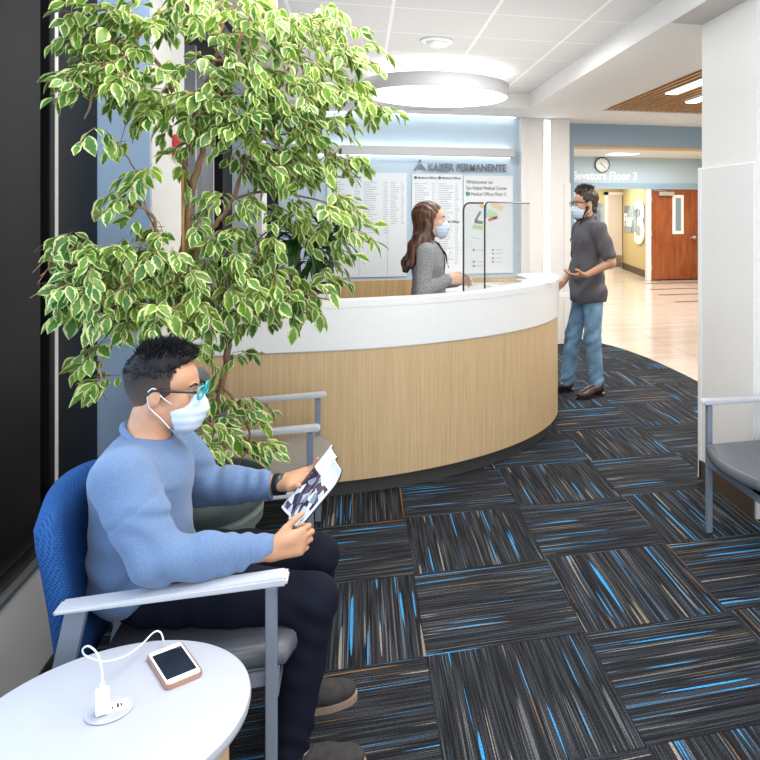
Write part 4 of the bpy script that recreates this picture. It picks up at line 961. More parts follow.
# leaf clusters in room space: centre, radii, number of twigs
def W(px, py, y):                                   # authoring aid: a point of the crown seen from the door
    tq = (px-540)/717; c_, s_ = math.cos(TH), math.sin(TH); kk = y/(c_-tq*s_)
    return Vector((kk*(tq*c_+s_), y, 1.6-(py-212)*kk/717))
CL = [ # px, py, y, rx, ry(px), twigs
 (120, 20, 2.72, 45, 28, 20), (96, 74, 2.64, 22, 28, 10), (140, 75, 2.72, 40, 30, 17), (200, 8, 2.85, 55, 22, 18), (175, 100, 2.80, 30, 22, 9), (262, 25, 2.95, 45, 30, 17),
 (318, 18, 3.0, 32, 20, 11), (230, 72, 2.85, 45, 26, 17), (285, 78, 2.9, 40, 32, 18), (330, 75, 3.0, 35, 30, 14), (365, 98, 3.05, 22, 11, 5), (345, 45, 3.0, 25, 20, 6), (265, 120, 2.9, 52, 22, 17),
 (225, 108, 2.82, 30, 20, 9), (318, 128, 3.0, 30, 28, 12), (290, 162, 2.98, 40, 18, 13), (252, 152, 2.92, 25, 20, 8), (340, 158, 3.05, 18, 12, 4), (330, 205, 3.0, 24, 20, 7), (275, 215, 3.0, 35, 25, 10), (235, 195, 2.95, 18, 18, 4), (246, 245, 2.95, 34, 24, 11),
 (350, 225, 3.05, 12, 14, 3), (260, 285, 2.95, 44, 28, 16), (305, 285, 3.0, 28, 24, 9), (215, 262, 2.85, 26, 22, 8), (205, 300, 2.82, 35, 24, 12), (240, 318, 2.9, 30, 16, 6), (160, 262, 2.75, 30, 22, 11),
 (118, 262, 2.66, 30, 20, 12), (85, 275, 2.60, 32, 26, 13), (60, 300, 2.56, 16, 18, 4), (130, 295, 2.68, 32, 22, 12), (70, 245, 2.58, 18, 12, 4), (165, 305, 2.72, 24, 18, 7), (145, 240, 2.72, 22, 10, 4),
 (120, 195, 2.68, 20, 12, 3), (160, 180, 2.78, 14, 20, 3), (112, 128, 2.62, 10, 14, 2), (150, 225, 2.75, 14, 12, 2), (185, 150, 2.85, 10, 15, 2), (205, 215, 2.92, 10, 14, 2),
 (96, 355, 2.62, 12, 12, 2), (112, 380, 2.64, 12, 12, 2), (215, 345, 2.9, 16, 12, 3), (240, 360, 3.0, 14, 12, 2), (232, 405, 2.95, 20, 20, 6), (215, 430, 2.85, 20, 22, 6), (242, 450, 2.85, 18, 16, 5), (205, 395, 2.88, 12, 14, 3), (330, 250, 3.05, 12, 16, 3)]
items = []
axis = Vector((-.45, 2.95, 1.7))
for (px, py, y, rx, ry, nt_) in CL:
    c = W(px, py, y); sc_ = (c-Vector((0, 0, 1.6))).length/717
    for _ in range(int(nt_*1.55)):
        while True:
            a = Vector((random.uniform(-1, 1), random.uniform(-1, 1), random.uniform(-1, 1)))
            if a.length < 1: break
        st = c+Vector((a.x*rx*sc_*.92, a.y*.20, a.z*ry*sc_))
        st.x = max(st.x, -1.0)
        out = (st-Vector((-.5, 2.95, st.z+.02)));
        if out.length < .05: out = Vector((random.uniform(-1, 1), random.uniform(-1, 1), 0))
        out.normalize()
        dr_ = (out*.55+Vector((random.uniform(-.8, .8), random.uniform(-.9, .5), random.uniform(-.5, .25)))).normalized()
        ln = random.uniform(.045, .10); en = st+dr_*ln+Vector((0, 0, -.25*ln))
        if en.x < -1.03: en.x = -1.03
        mid = (st+en)/2+Vector((0, 0, .008))
        # twig and a thin shoot back to the nearest branch point
        if random.random() < .22:
            nb = min(BP, key=lambda p: (p-st).length)
            if (nb-st).length < .40: tube(bm, [p-PB for p in bez([nb, (nb+st)/2+Vector((0, 0, .02)), st], 3)], .0013, 4, caps=False)
        tube(bm, [p-PB for p in (st, mid, en)], .0012, 4, caps=False)
        nl = random.randint(5, 8)
        for i in range(nl):
            f = i/(nl-1); p = st.lerp(mid, f*2) if f < .5 else mid.lerp(en, f*2-1)
            sd = 1 if i % 2 else -1
            side = dr_.cross(Vector((0, 0, 1))).normalized()*sd
            ld = dr_*random.uniform(.2, .8)+side*random.uniform(.25, .9)*(1-f*.7)+Vector((0, 0, -random.uniform(.05, .95)))
            nn = Vector((random.uniform(-.6, .6), random.uniform(-.8, .3), random.uniform(.3, 1.0)))
            l_ = random.uniform(.042, .076); pt = p+ld.normalized()*.010
            if pt.x < -.366*pt.y: continue                # keep clear of the window wall
            if pt.x+ld.normalized().x*l_ < -1.07: ld.x = abs(ld.x)
            items.append((pt-PB, ld, nn, l_, l_*random.uniform(.46, .64)))
auto(obj('trunk', bm, M['bark'], t), 1.2)
leaves_mesh(items, 'foliage', M['fig_leaf'], t)
bm = bmesh.new(); tube(bm, [Vector(p)-PB for p in ((-.600, 2.87, .505), (-.628, 2.87, 1.166), (-.631, 2.87, 1.755))], .005, 8); obj('bamboo_stake', bm, M['bamboo'], t, True)
NL = len(items)

t = thing('potted_dracaena', 'dark green strappy leaved plant in a pot behind the counter left of the printer', 'plant', (-.47, 5.90, .76))
bm = bmesh.new(); lathe(bm, [(0, 0), (.07, 0), (.095, .15), (.10, .16), (.085, .16), (.08, .13), (0, .13)], 32); auto(obj('pot', bm, M['black'], t), .7)
bm = bmesh.new(); tube(bm, [(0, 0, .12), (.01, 0, .35), (0, .01, .62)], .014, 8); tube(bm, [(.01, 0, .3), (.10, .02, .50), (.22, .02, .66)], .011, 8); obj('cane', bm, M['bark'], t, True)
it = []
for base, n_, sc_ in ((Vector((-.02, .01, .66)), 46, 1), (Vector((.20, .02, .66)), 46, 1.05), (Vector((.10, .02, .50)), 26, .9)):
    for i in range(n_):
        a = random.uniform(0, 2*PI); el = random.uniform(-.15, 1.1)
        d = Vector((math.cos(a)*math.cos(el), math.sin(a)*math.cos(el)*.75, math.sin(el)))
        it.append((base+Vector((0, 0, random.uniform(-.12, .04))), d, Vector((0, 0, 1))+d*-.3, random.uniform(.30, .44)*sc_, .055))
_ru = random.uniform
def arch(items, name, m, parent):
    Vs, Fs, UV = [], [], []
    for base, d, nrm, ln, wd in items:
        d = d.normalized(); s = d.cross(Vector((0, 0, 1)))
        if s.length < .05: s = Vector((1, 0, 0))
        s.normalize(); o = len(Vs); K = 9; p = base.copy(); dd = d.copy()
        for i in range(K):
            f = i/(K-1); u = min(1, .35+f*3)*(1-f**3)*.5*wd
            nn = s.cross(dd).normalized()
            for k in (-1, 0, 1): Vs.append(p+s*u*k+nn*(.25*u if k else 0))
            p = p+dd*ln/(K-1); dd = (dd+Vector((0, 0, -.27))).normalized()
        for i in range(K-1):
            for k in (0, 1):
                a = o+i*3+k; Fs.append((a, a+1, a+4, a+3)); UV += [(k-1, i/K), (k, i/K), (k, (i+1)/K), (k-1, (i+1)/K)]
    me = bpy.data.meshes.new(name); me.from_pydata([tuple(v) for v in Vs], [], Fs)
    uvl = me.uv_layers.new(name='UVMap'); uvl.data.foreach_set('uv', np.array(UV, np.float32).ravel())
    return link(name, me, m, parent, True)
arch(it, 'foliage', M['dark_leaf'], t)
# shrub outside the window
t = thing('outdoor_shrub', 'green and brown shrub glimpsed outside through the narrow window strip', 'plant', (-1.75, 3.75, 0))
it = []
for i in range(260):
    a = Vector((random.uniform(-.22, .22), random.uniform(-.3, .3), 1.58+random.gauss(0, .12))); it.append((a, Vector((random.uniform(-1, 1), random.uniform(-1, 1), random.uniform(-.6, .8))), Vector((0, -.4, 1)), .09, .05))
leaves_mesh(it, 'foliage', M['dark_leaf'], t)
bm = bmesh.new(); tube(bm, [(0, 0, 0), (.02, 0, .8), (0, .02, 1.6)], .02, 8); obj('stem', bm, M['bark'], t, True)

# ================================================================== PEOPLE
def V3(*a): return np.array(a, float)
class Frame:
    def __init__(s, c, rot=(0, 0, 0), sc=1.0):
        s.c = np.array(c, float); s.rot = rot; s.R = np.array(Euler(rot).to_matrix()); s.sc = sc
    def p(s, *a): return s.c+s.R@(np.array(a, float)*s.sc)
    def mtx(s):
        m = np.eye(4); m[:3, :3] = s.R*s.sc; m[:3, 3] = s.c; return m
def head(S, F, female=False, lips=True):
    q = F.sc; k = .018*q
    E = lambda c, r, kk=k, op='u', rot=None: S.el(F.p(*c), np.array(r)*q, F.rot if rot is None else rot, kk, op)
    C = lambda a, b, r1, r2, kk=k: S.rc(F.p(*a), F.p(*b), r1*q, r2*q, kk)
    j = .92 if female else 1
    E((-.022, 0, .035), (.096, .075, .082)); E((.035, 0, .035), (.052, .062, .055)); E((.03, 0, -.04), (.056, .060*j, .068))
    E((.038, 0, -.083), (.045, .040*j, .032))
    for s in (-1, 1):
        C((-.018, s*.050*j, -.045), (.045, s*.024*j, -.098), .018, .018)
        E((.056, s*.035, -.028), (.026, .024, .024)); E((.096, s*.010, -.040), (.010, .008, .008), .006)
    C((.080, -.028, .017), (.080, .028, .017), .010, .010, .012)
    C((.086, 0, .004), (.108, 0, -.033), .007, .012, .010)
    E((.072, 0, -.102), (.020, .021, .016), .015)
    for s in (-1, 1): E((.094, s*.032, -.002), (.013, .016, .010), .008, 's')
    for s in (-1, 1): E((.080, s*.032, -.003), (.0125, .0140, .0095), .002)
    E((.086, 0, -.066), (.010, .024, .005), .004); E((.084, 0, -.074), (.010, .020, .005), .004)
    for s in (-1, 1):
        E((-.010, s*.079, -.010), (.018, .009, .030), .005); E((-.003, s*.0895, -.006), (.009, .008, .017), .003, 's'); E((-.004, s*.080, -.006), (.005, .006, .004), .002)
def hand(S, Wp, d, n, tsign, sc, bends, thumb, spread=.0):
    """palm, four fingers of unequal length, thumb leaving the side of the palm"""
    d = np.array(d, float); d /= np.linalg.norm(d); n = np.array(n, float); n -= d*(n@d); n /= np.linalg.norm(n)
    l = np.cross(d, n)*tsign; Wp = np.array(Wp, float)
    off = [.029, .0095, -.010, -.028]; kl = [.088, .092, .087, .079]; fl_ = [(.040, .025, .020), (.044, .028, .021), (.041, .026, .020), (.031, .020, .018)]
    for i in range(4):
        K = Wp+sc*(d*kl[i]+l*off[i]); S.rc(Wp+sc*(l*off[i]*.55+d*.006), K, .0150*sc, .0115*sc, .014)
    S.el(Wp+sc*(d*.045+l*.018-n*.008), V3(.03, .03, .018)*sc*.8, None, .02)
    for i in range(4):
        p = Wp+sc*(d*kl[i]+l*off[i]); ang = 0; r = [.0098, .0088, .0078, .0068] if i < 3 else [.0086, .0078, .0070, .0062]
        for jn in range(3):
            ang += math.radians(bends[i][jn] if isinstance(bends[0], (tuple, list)) else bends[jn])
            v = d*math.cos(ang)-n*math.sin(ang)+l*spread*off[i]*8
            e = p+v*fl_[i][jn]*sc; S.rc(p, e, r[jn]*sc, r[jn+1]*sc, .003); p = e
    t0 = Wp+sc*(d*.018+l*.020); t1 = Wp+sc*(d*.048+l*.045-n*.006)
    S.rc(t0, t1, .015*sc, .0125*sc, .012)
    p = t1; th = [np.array(x, float)/np.linalg.norm(x) for x in thumb]
    for v, L_, a, b in zip(th, (.034, .028), (.0115, .0098), (.0098, .0082)):
        e = p+v*L_*sc; S.rc(p, e, a*sc, b*sc, .004); p = e
def face_mask(F, parent, m=None):
    S = Sdf(F.p(0, 0, -.06)-.13*F.sc, F.p(0, 0, -.06)+.15*F.sc, .003*F.sc); q = F.sc
    S.el(F.p(.052, 0, -.066), V3(.062, .062, .064)*q, F.rot, .02)
    S.rc(F.p(.092, 0, -.012), F.p(.108, 0, -.052), .014*q, .018*q, .035)
    S.el(F.p(.074, 0, -.095), V3(.032, .040, .030)*q, F.rot, .03)
    S.cut(F.R@V3(-1, 0, -.25), F.p(.030, 0, -.05)); S.cut(F.R@V3(-.16, 0, 1), F.p(.06, 0, -.016)); S.cut(F.R@V3(-.35, 0, -1), F.p(.05, 0, -.128))
    zz = F.R[:, 2]; c = F.c
    S.disp(lambda X, Y, Z: .0008*q*np.sin(((X-c[0])*zz[0]+(Y-c[1])*zz[1]+(Z-c[2])*zz[2])/(.026*q)*2*PI))
    o = S.mesh('face_mask', m or M['mask'], parent)
    for s in (-1, 1):
        bm = bmesh.new()
        for a in ([(.034, s*.058, -.030), (.012, s*.074, -.008), (-.012, s*.080, .020), (-.028, s*.076, .010)], [(.036, s*.052, -.108), (.012, s*.070, -.072), (-.020, s*.074, -.040), (-.030, s*.074, -.010), (-.028, s*.076, .010)]):
            tube(bm, [F.p(*p) for p in bez([(p[0], p[1]*1.03, p[2]) for p in a], 5)], .0017*q, 6)
        obj('ear_loop', bm, M['white_plastic'], o, True)
    return o
def glasses(F, parent, mf, ma, th=1):
    bm = bmesh.new(); q = F.sc
    for s in (-1, 1):
        pts = []
        for cx_, cy_, a0 in ((.016, .009, 0), (-.016, .009, 90), (-.016, -.009, 180), (.016, -.009, 270)):
            for k in range(4):
                a = math.radians(a0+30*k); y = cx_+.008*math.cos(a); z = cy_+.008*math.sin(a)
                pts.append(F.p(.112-.25*abs(y*s+.033)*.35-.0, s*.0345+y, z+.002))
        tube(bm, pts, .0024*q*th, 6, closed=True)
    tube(bm, [F.p(.108, -.011, .006), F.p(.112, 0, .009), F.p(.108, .011, .006)], .0024*q, 6)
    g = obj('glasses', bm, mf, parent, True)
    for s in (-1, 1):
        bm = bmesh.new(); tube(bm, [F.p(*p) for p in ((.100, s*.060, .008), (.092, s*.070, .010), (.03, s*.0795, .013), (-.012, s*.083, .014), (-.035, s*.080, -.002))], .0033*q*(.2+.8*th), 6)
        obj('temple_arm', bm, ma, g, True)
        bm = bmesh.new(); bm.faces.new([bm.verts.new(F.p(.110-.25*abs(y*s+.033)*.35, s*.0345+y, z+.002)) for y, z in ((.022, .012), (-.022, .012), (-.022, -.012), (.022, -.012))])
        obj('lens', bm, acr, g)
    return g
def eyebrows(F, parent, m):
    for s in (-1, 1):
        bm = bmesh.new(); tube(bm, [F.p(*p) for p in ((.092, s*.016, .020), (.090, s*.030, .026), (.078, s*.048, .021))], [.0035*F.sc, .004*F.sc, .0018*F.sc], 6); obj('eyebrow', bm, m, parent, True)
        bm = bmesh.new(); ico(bm, F.p(.0795, s*.032, -.0035), (.0105*F.sc,)*3, 3); e = obj('eye', bm, M['white_plastic'], parent, True)
        bm = bmesh.new(); ico(bm, F.p(.0868, s*.032, -.0045), (.0042*F.sc,)*3, 2); obj('iris', bm, M['black'], e, True)
def tufts(F, name, m, parent, n, cen, rad, zmin, ln, lean, r=.0032, seed=3, xcut=None):
    rr = random.Random(seed); bm = bmesh.new(); c = 0
    while c < n:
        u = Vector((rr.gauss(0, 1), rr.gauss(0, 1), rr.gauss(0, 1))).normalized()
        p = Vector((cen[0]+u.x*rad[0], cen[1]+u.y*rad[1], cen[2]+u.z*rad[2]))
        if p.z < zmin+rr.uniform(-.006, .006) or (xcut and p.x > xcut(p.z)): continue
        c += 1
        d = (u+Vector(lean)+Vector((rr.uniform(-.35, .35), rr.uniform(-.35, .35), rr.uniform(-.2, .3)))).normalized(); L_ = rr.uniform(*ln)
        p2 = p+d*L_*.5; p3 = p2+(d+Vector(lean)*.5).normalized()*L_*.5
        tube(bm, [F.p(*(p-d*.004)), F.p(*p2), F.p(*p3)], [r, r*.8, r*.1], 4, caps=False)
    return obj(name, bm, m, parent, True)

# ------------------------------------------------------------------ seated man
man = thing('person', 'seated person in heather blue sweater, dark trousers, glasses and face mask reading a magazine', 'person', (0, 0, 0))
FM = Frame((-.537, 2.25, 1.094), (0, .09, -.05), .92)
RSh, REl, RWr = V3(-.600, 2.075, .905), V3(-.500, 1.990, .722), V3(-.240, 2.030, .698)
LSh, LEl, LWr = V3(-.585, 2.42, .905), V3(-.475, 2.485, .722), V3(-.245, 2.372, .748)
legs = [(V3(-.55, 2.165, .562), V3(-.128, 2.12, .507), V3(-.195, 2.12, .09)), (V3(-.55, 2.335, .562), V3(-.135, 2.385, .507), V3(-.205, 2.425, .09))]
S = Sdf((-.80, 1.90, -.0), (.04, 2.60, 1.25), .0042)
S.el((-.58, 2.25, .60), (.105, .155, .11), k=.03).el((-.60, 2.25, .74), (.10, .145, .15), k=.05).el((-.59, 2.25, .86), (.105, .16, .10), k=.05)
S.rc((-.60, 2.10, .905), (-.60, 2.40, .905), .052, k=.04); S.rc((-.595, 2.25, .93), (-.572, 2.25, 1.03), .060, .054, k=.03)
head(S, FM)
for a, b, c in legs: S.chain([a, b], [.075, .055], .03); S.chain([b, c], [.053, .036], .02); S.rc(c, c+V3(.12, 0, -.055), .028, .016, .02)
for a, b, c in ((RSh, REl, RWr), (LSh, LEl, LWr)): S.chain([a, b], [.052, .042], .03); S.chain([b, c], [.040, .027], .02)
hand(S, RWr+V3(.008, .0, -.002), (.93, .22, .10), (-.15, -.95, .10), -1, .93, (48, 70, 45), ((.70, .45, .60), (.72, .66, .25)))
hand(S, LWr+V3(.004, -.006, .008), (.90, -.25, .24), (.50, .30, -.80), -1, .95, (14, 24, 20), ((.72, -.66, .42), (.80, -.62, -.02)))
S.mesh('body', M['skin'], man)
# sweater
S = Sdf((-.82, 1.87, .45), (-.18, 2.60, 1.04), .0045)
S.el((-.595, 2.25, .585), (.135, .185, .12), k=.03).el((-.60, 2.25, .71), (.128, .172, .16), k=.05).el((-.598, 2.25, .85), (.130, .178, .115), k=.05)
S.rc((-.605, 2.10, .90), (-.605, 2.40, .90), .064, k=.04); S.rc((-.60, 2.25, .92), (-.588, 2.25, .945), .072, .064, k=.03)
for a, b, c, in ((RSh, REl, RWr), (LSh, LEl, LWr)):
    S.rc(a, a*.55+b*.45, .078, .071, .035); S.rc(a*.55+b*.45, b, .071, .059, .02); S.rc(b, b*.6+c*.4, .059, .058, .02); S.rc(b*.6+c*.4, c, .057, .042, .015)
    S.rc(b*.08+c*.92, c, .040, .037, .004)
S.cut((.42, 0, -.90), (-.56, 2.25, .548))
for c, d, e in ((RWr, RWr-REl, 0), (LWr, LWr-LEl, 0)):
    pass
S.cut((.93, 0, 0), (-.222, 2.05, .70))
S.rc((-.584, 2.25, .955), (-.575, 2.25, 1.06), .059, .075, .004, 's'); S.bx((-.222, 2.39, .75), (.045, .10, .10), None, .002, 0, 's')
def folds(X, Y, Z):
    w_ = np.exp(-((Z-.60)/.085)**2)*np.sin(62*(Z-.25*X)+5*np.sin(14*Y)+3*np.sin(17*X))*.0055*(X < -.46)
    def el(c, r, ph, ax):
        r2 = ((X-c[0])**2+(Y-c[1])**2+(Z-c[2])**2)/(r*r); return np.exp(-r2)*np.sin(ax[0]*X+ax[1]*Y+ax[2]*Z+ph+2*np.sin(30*Z))*.0062
    w_ = w_+el(REl+V3(.03, 0, .02), .085, 0, (70, 0, 75))+el(LEl+V3(.03, 0, .02), .085, 1, (70, 0, 75))
    w_ = w_+el(RSh+V3(.06, -.02, -.10), .07, 2, (20, 40, 90))+el(RWr+V3(-.06, 0, 0), .06, .4, (150, 20, 10))+el(LWr+V3(-.06, 0, 0), .06, .9, (150, 20, 10))
    rs = np.sqrt((X-RSh[0]+.0)**2+(Y-RSh[1]+.03)**2+(Z-RSh[2]+.02)**2)
    w_ = w_+.0028*np.exp(-((rs-.098)/.005)**2)
    w_ = w_+.0020*np.sin(24*X+3*np.sin(19*Z))*np.sin(21*Y+1)*np.sin(26*Z)
    return w_
S.disp(folds)
sw = S.mesh('sweater', M['sweater'], man)
bm = bmesh.new(); ring = []
for k in range(28):
    a = 2*PI*k/28; ring.append((-.583+.063*math.cos(a), 2.25+.066*math.sin(a), .962-.030*math.cos(a)+.006*math.cos(2*a)))
tube(bm, ring, .0100, 8, closed=True); obj('collar', bm, M['sweater'], sw, True)
bm = bmesh.new(); tube(bm, [LWr+V3(-.012, .004, 0), LWr+V3(.018, -.004, .003)], .0335, 20); obj('wrist_band', bm, M['black'], man, True)
# trousers
S = Sdf((-.74, 2.00, .05), (-.02, 2.54, .68), .005)
S.el((-.59, 2.25, .575), (.12, .165, .095), k=.03)
for a, b, c in legs:
    S.rc(a, a*.5+b*.5, .090, .080, .03); S.rc(a*.5+b*.5, b, .080, .066, .02); S.rc(b, b*.55+c*.45, .066, .061, .02); S.rc(b*.55+c*.45, c, .060, .055, .015)
S.cut((0, 0, -1), (0, 0, .092))
S.disp(lambda X, Y, Z: .0026*np.exp(-((X+.14)/.12)**2-((Z-.46)/.13)**2)*np.sin(60*X+80*Z+3*np.sin(25*Y))+.0038*np.exp(-((Z-.14)/.06)**2)*np.sin(90*Z+40*X+4*np.sin(30*Y))+.0035*np.exp(-((X+.48)/.10)**2)*np.sin(75*X+3*np.sin(20*Y)))
S.mesh('trousers', M['navy'], man)
def shoe(parent, heel, ang, m, ms, sc=1.0, laces=None, nm='shoe', z0=0, mtx=None):
    S = Sdf((-.03, -.07, .01), (.32, .07, .16), .0035)
    S.el((.045, 0, .058), (.046, .037, .050), k=.02); S.rc((.06, 0, .062), (.165, .004, .048), .040, .036, .02); S.el((.205, .004, .036), (.074, .046, .034), k=.03)
    S.rc((.052, 0, .07), (.048, 0, .125), .042, .044, .02); S.cut((0, 0, -1), (0, 0, .018)); S.cut((0, 0, 1), (0, 0, .128))
    F = Frame((heel[0], heel[1], z0), (0, 0, ang), sc)
    Mx = F.mtx() if mtx is None else mtx@F.mtx()
    T = lambda p: tuple((Mx@np.array([*p, 1]))[:3])
    o = S.mesh(nm, m, parent, Mx)
    out = [(0, 0), (.004, .025), (.03, .039), (.09, .038), (.15, .044), (.20, .053), (.245, .046), (.272, .026), (.283, .004), (.276, -.020), (.25, -.038), (.20, -.045), (.15, -.040), (.09, -.034), (.03, -.036), (.004, -.024)]
    oo = [(p.x, p.y) for p in bez([(x, y, 0) for x, y in out+[out[0]]], 3)][:-1]
    bm = bmesh.new(); prism(bm, oo, 0, .021)
    for v in bm.verts: v.co = T(v.co)
    obj('sole', bm, ms, o)
    if laces:
        bm = bmesh.new()
        for i in range(4):
            x = .105+.022*i; z = .098-.010*i
            tube(bm, [T(p) for p in ((x, -.026, z-.014), (x+.006, -.012, z), (x+.010, .0, z+.003), (x+.008, .014, z), (x+.004, .028, z-.014))], .0022, 6)
        tube(bm, [T(p) for p in bez([(.10, 0, .105), (.09, -.03, .108), (.105, -.045, .085), (.11, -.01, .104), (.09, .035, .10)], 4)], .002, 6)
        obj('laces', bm, laces, o, True)
        for i in range(4):
            bm = bmesh.new(); ico(bm, T((.106+.022*i, -.034, .080-.008*i)), (.0035,)*3, 1); obj('eyelet', bm, M['alu'], o)
    return o
for a, b, c in legs:
    bm = bmesh.new(); tube(bm, [c+V3(.028, 0, -.045), c+V3(.004, 0, -.01), c+V3(0, 0, .06)], [.040, .041, .043], 16); obj('sock', bm, M['black'], man, True)
shoe(man, (-.262, 2.118), .03, M['shoe'], M['sole'], .99, M['black'])
shoe(man, (-.285, 2.395), .16, M['shoe'], M['sole'], .99, M['black'])
face_mask(FM, man); glasses(FM, man, M['teal'], M['black'], 1.5); eyebrows(FM, man, M['hair_black'])
# short faded sides and longer textured top
q = FM.sc
S = Sdf(FM.c-.16, FM.c+.16, .003); S.el(FM.p(-.023, 0, .035), V3(.0995, .0785, .0855)*q, FM.rot, 0); S.rc(FM.p(-.058, 0, -.01), FM.p(-.042, 0, -.055), .040*q, .044*q, .03)
S.cut(FM.R@V3(1, 0, -.52), FM.p(.026, 0, -.006)); S.cut(FM.R@V3(.30, 0, -1), FM.p(-.06, 0, -.060))
S.el(FM.p(-.008, .086, -.012), V3(.020, .02, .030)*q, FM.rot, 0, 's'); S.el(FM.p(-.008, -.086, -.012), V3(.020, .02, .030)*q, FM.rot, 0, 's')
S.mesh('clipped_hair', M['hair_fade'], man)
S = Sdf(FM.c-.16, FM.c+.19, .003); S.el(FM.p(-.024, 0, .048), V3(.0985, .0775, .083)*q, FM.rot, 0); S.el(FM.p(-.000, 0, .106), V3(.080, .058, .036)*q, FM.rot, .02)
S.cut(FM.R@V3(1, 0, -.30), FM.p(.076, 0, .085)); S.cut(FM.R@V3(.55, 0, -1), FM.p(-.0, 0, .058))
S.disp(lambda X, Y, Z: .003*np.sin(140*Y+40*X+3*np.sin(60*Z))*np.sin(90*X))
hr = S.mesh('hair', M['hair_black'], man)
tufts(FM, 'hair_strands', M['hair_black'], hr, 1300, (-.012, 0, .072), (.088, .066, .066), .105, (.018, .036), (.45, 0, .25), .0019)
tufts(FM, 'hair_strands', M['hair_black'], hr, 900, (-.024, 0, .046), (.096, .075, .080), .050, (.006, .013), (.0, 0, -.5), .0016, 5, lambda z: .045)

# magazine held in both hands
mg = thing('magazine', 'open glossy magazine with printed photos held by the seated man', 'magazine', (0, 0, 0))
Am, Bm, Cm, Dm = [Vector(p) for p in ((-.229, 2.335, .693), (-.080, 2.352, .866), (-.038, 2.10, .864), (-.166, 2.115, .711))]
nrm = (Bm-Am).cross(Dm-Am).normalized()
if nrm.z < 0: nrm = -nrm
def page(u, v, off):         # u across (near->far), v up the page
    p = Dm.lerp(Am, u).lerp(Cm.lerp(Bm, u), v)
    bulge = .016*math.sin(PI*min(1, abs(u-.5)*2))*(1 if True else 0)
    curl = .030*max(0, v-.72)**2/.0784*(1-u)
    return p+nrm*(bulge+off-curl*-1*.5)
def sheet(u0, u1, v0, v1, o0, o1, nu=12, nv=10):
    bm = bmesh.new(); T = [[bm.verts.new(page(u0+(u1-u0)*i/nu, v0+(v1-v0)*j/nv, o1)) for j in range(nv+1)] for i in range(nu+1)]
    U = [[bm.verts.new(page(u0+(u1-u0)*i/nu, v0+(v1-v0)*j/nv, o0)) for j in range(nv+1)] for i in range(nu+1)]
    for i in range(nu):
        for j in range(nv):
            bm.faces.new((T[i][j], T[i+1][j], T[i+1][j+1], T[i][j+1])); bm.faces.new((U[i][j], U[i][j+1], U[i+1][j+1], U[i+1][j]))
    for i in range(nu):
        for j in (0, nv): bm.faces.new((T[i][j], T[i+1][j], U[i+1][j], U[i][j]))
    for j in range(nv):
        for i in (0, nu): bm.faces.new((T[i][j], T[i][j+1], U[i][j+1], U[i][j]))
    bmesh.ops.recalc_face_normals(bm, faces=bm.faces); return bm
obj('cover', sheet(0, 1, 0, 1, -.003, -.001), M['black'], mg, True)
obj('pages', sheet(.01, .99, .0, .99, -.001, .003), M['paper'], mg)
def photo_mat():
    m = bpy.data.materials.new('printed_photographs'); m.use_nodes = True; nt = m.node_tree; L = nt.links.new
    b = nt.nodes['Principled BSDF']; b.inputs['Roughness'].default_value = .25
    tc = N(nt, 'ShaderNodeTexCoord'); v = N(nt, 'ShaderNodeTexVoronoi'); v.inputs['Scale'].default_value = 42; L(tc.outputs['Object'], v.inputs['Vector'])
    s = N(nt, 'ShaderNodeSeparateColor'); L(v.outputs['Color'], s.inputs[0])
    r = N(nt, 'ShaderNodeValToRGB'); r.color_ramp.interpolation = 'CONSTANT'; r.color_ramp.elements[0].color = (.045, .03, .05, 1)
    e = r.color_ramp.elements[1]; e.position = .22; e.color = (.14, .07, .05, 1)
    for p_, c_ in ((.32, (.10, .07, .14)), (.45, (.55, .60, .68)), (.62, (.72, .76, .82)), (.80, (.25, .30, .38)), (.88, (.60, .64, .70))): e = r.color_ramp.elements.new(p_); e.color = (*c_, 1)
    L(s.outputs[0], r.inputs[0]); L(r.outputs[0], b.inputs['Base Color']); return m
obj('printed_photo', sheet(.03, .90, .04, .66, .003, .0036), photo_mat(), mg)

# ------------------------------------------------------------------ standing visitor
vis = thing('person', 'bearded standing person in charcoal short-sleeved shirt and blue jeans with face mask at the desk', 'person', (1.96, 6.06, 0))
T0 = np.array(Matrix.Rotation(math.radians(187), 4, 'Z'))
def T0f(F): return F
FV = Frame((.035, 0, 1.672), (0, .03, .05), 1.06)
S = Sdf((-.25, -.36, .02), (.38, .36, 1.84), .0075)
S.el((0, 0, 1.33), (.105, .16, .18), k=.05).el((.01, 0, 1.08), (.11, .15, .17), k=.05).el((-.005, 0, .93), (.11, .15, .12), k=.05); S.rc((-.01, -.17, 1.46), (-.01, .17, 1.46), .05, k=.05)
S.rc((-.005, 0, 1.48), (.015, 0, 1.60), .062, .056, k=.03); head(S, FV)
LA = [V3(-.01, .20, 1.45), V3(-.095, .262, 1.165), V3(.12, .235, 1.065)]; RA = [V3(-.01, -.20, 1.45), V3(-.02, -.27, 1.15), V3(.16, -.20, .95)]
LG = [V3(-.01, .09, .92), V3(.005, .105, .50), V3(-.03, .12, .09)]; RG = [V3(-.01, -.09, .92), V3(.10, -.10, .50), V3(.16, -.10, .09)]
for a in (LA, RA): S.chain(a[:2], [.050, .042], .03); S.chain(a[1:], [.041, .027], .02)
for a in (LG, RG): S.chain(a[:2], [.082, .055], .03); S.chain(a[1:], [.052, .036], .02); S.rc(a[2], a[2]+V3(.12, 0, -.05), .034, .026, .02)
hand(S, LA[2]+V3(.01, 0, 0), (.95, -.1, -.02), (.1, .25, -.95), 1, 1.12, ((10, 15, 10), (16, 20, 15), (22, 25, 20), (28, 30, 25)), ((.7, .2, .6), (.9, 0, .35)), .5)
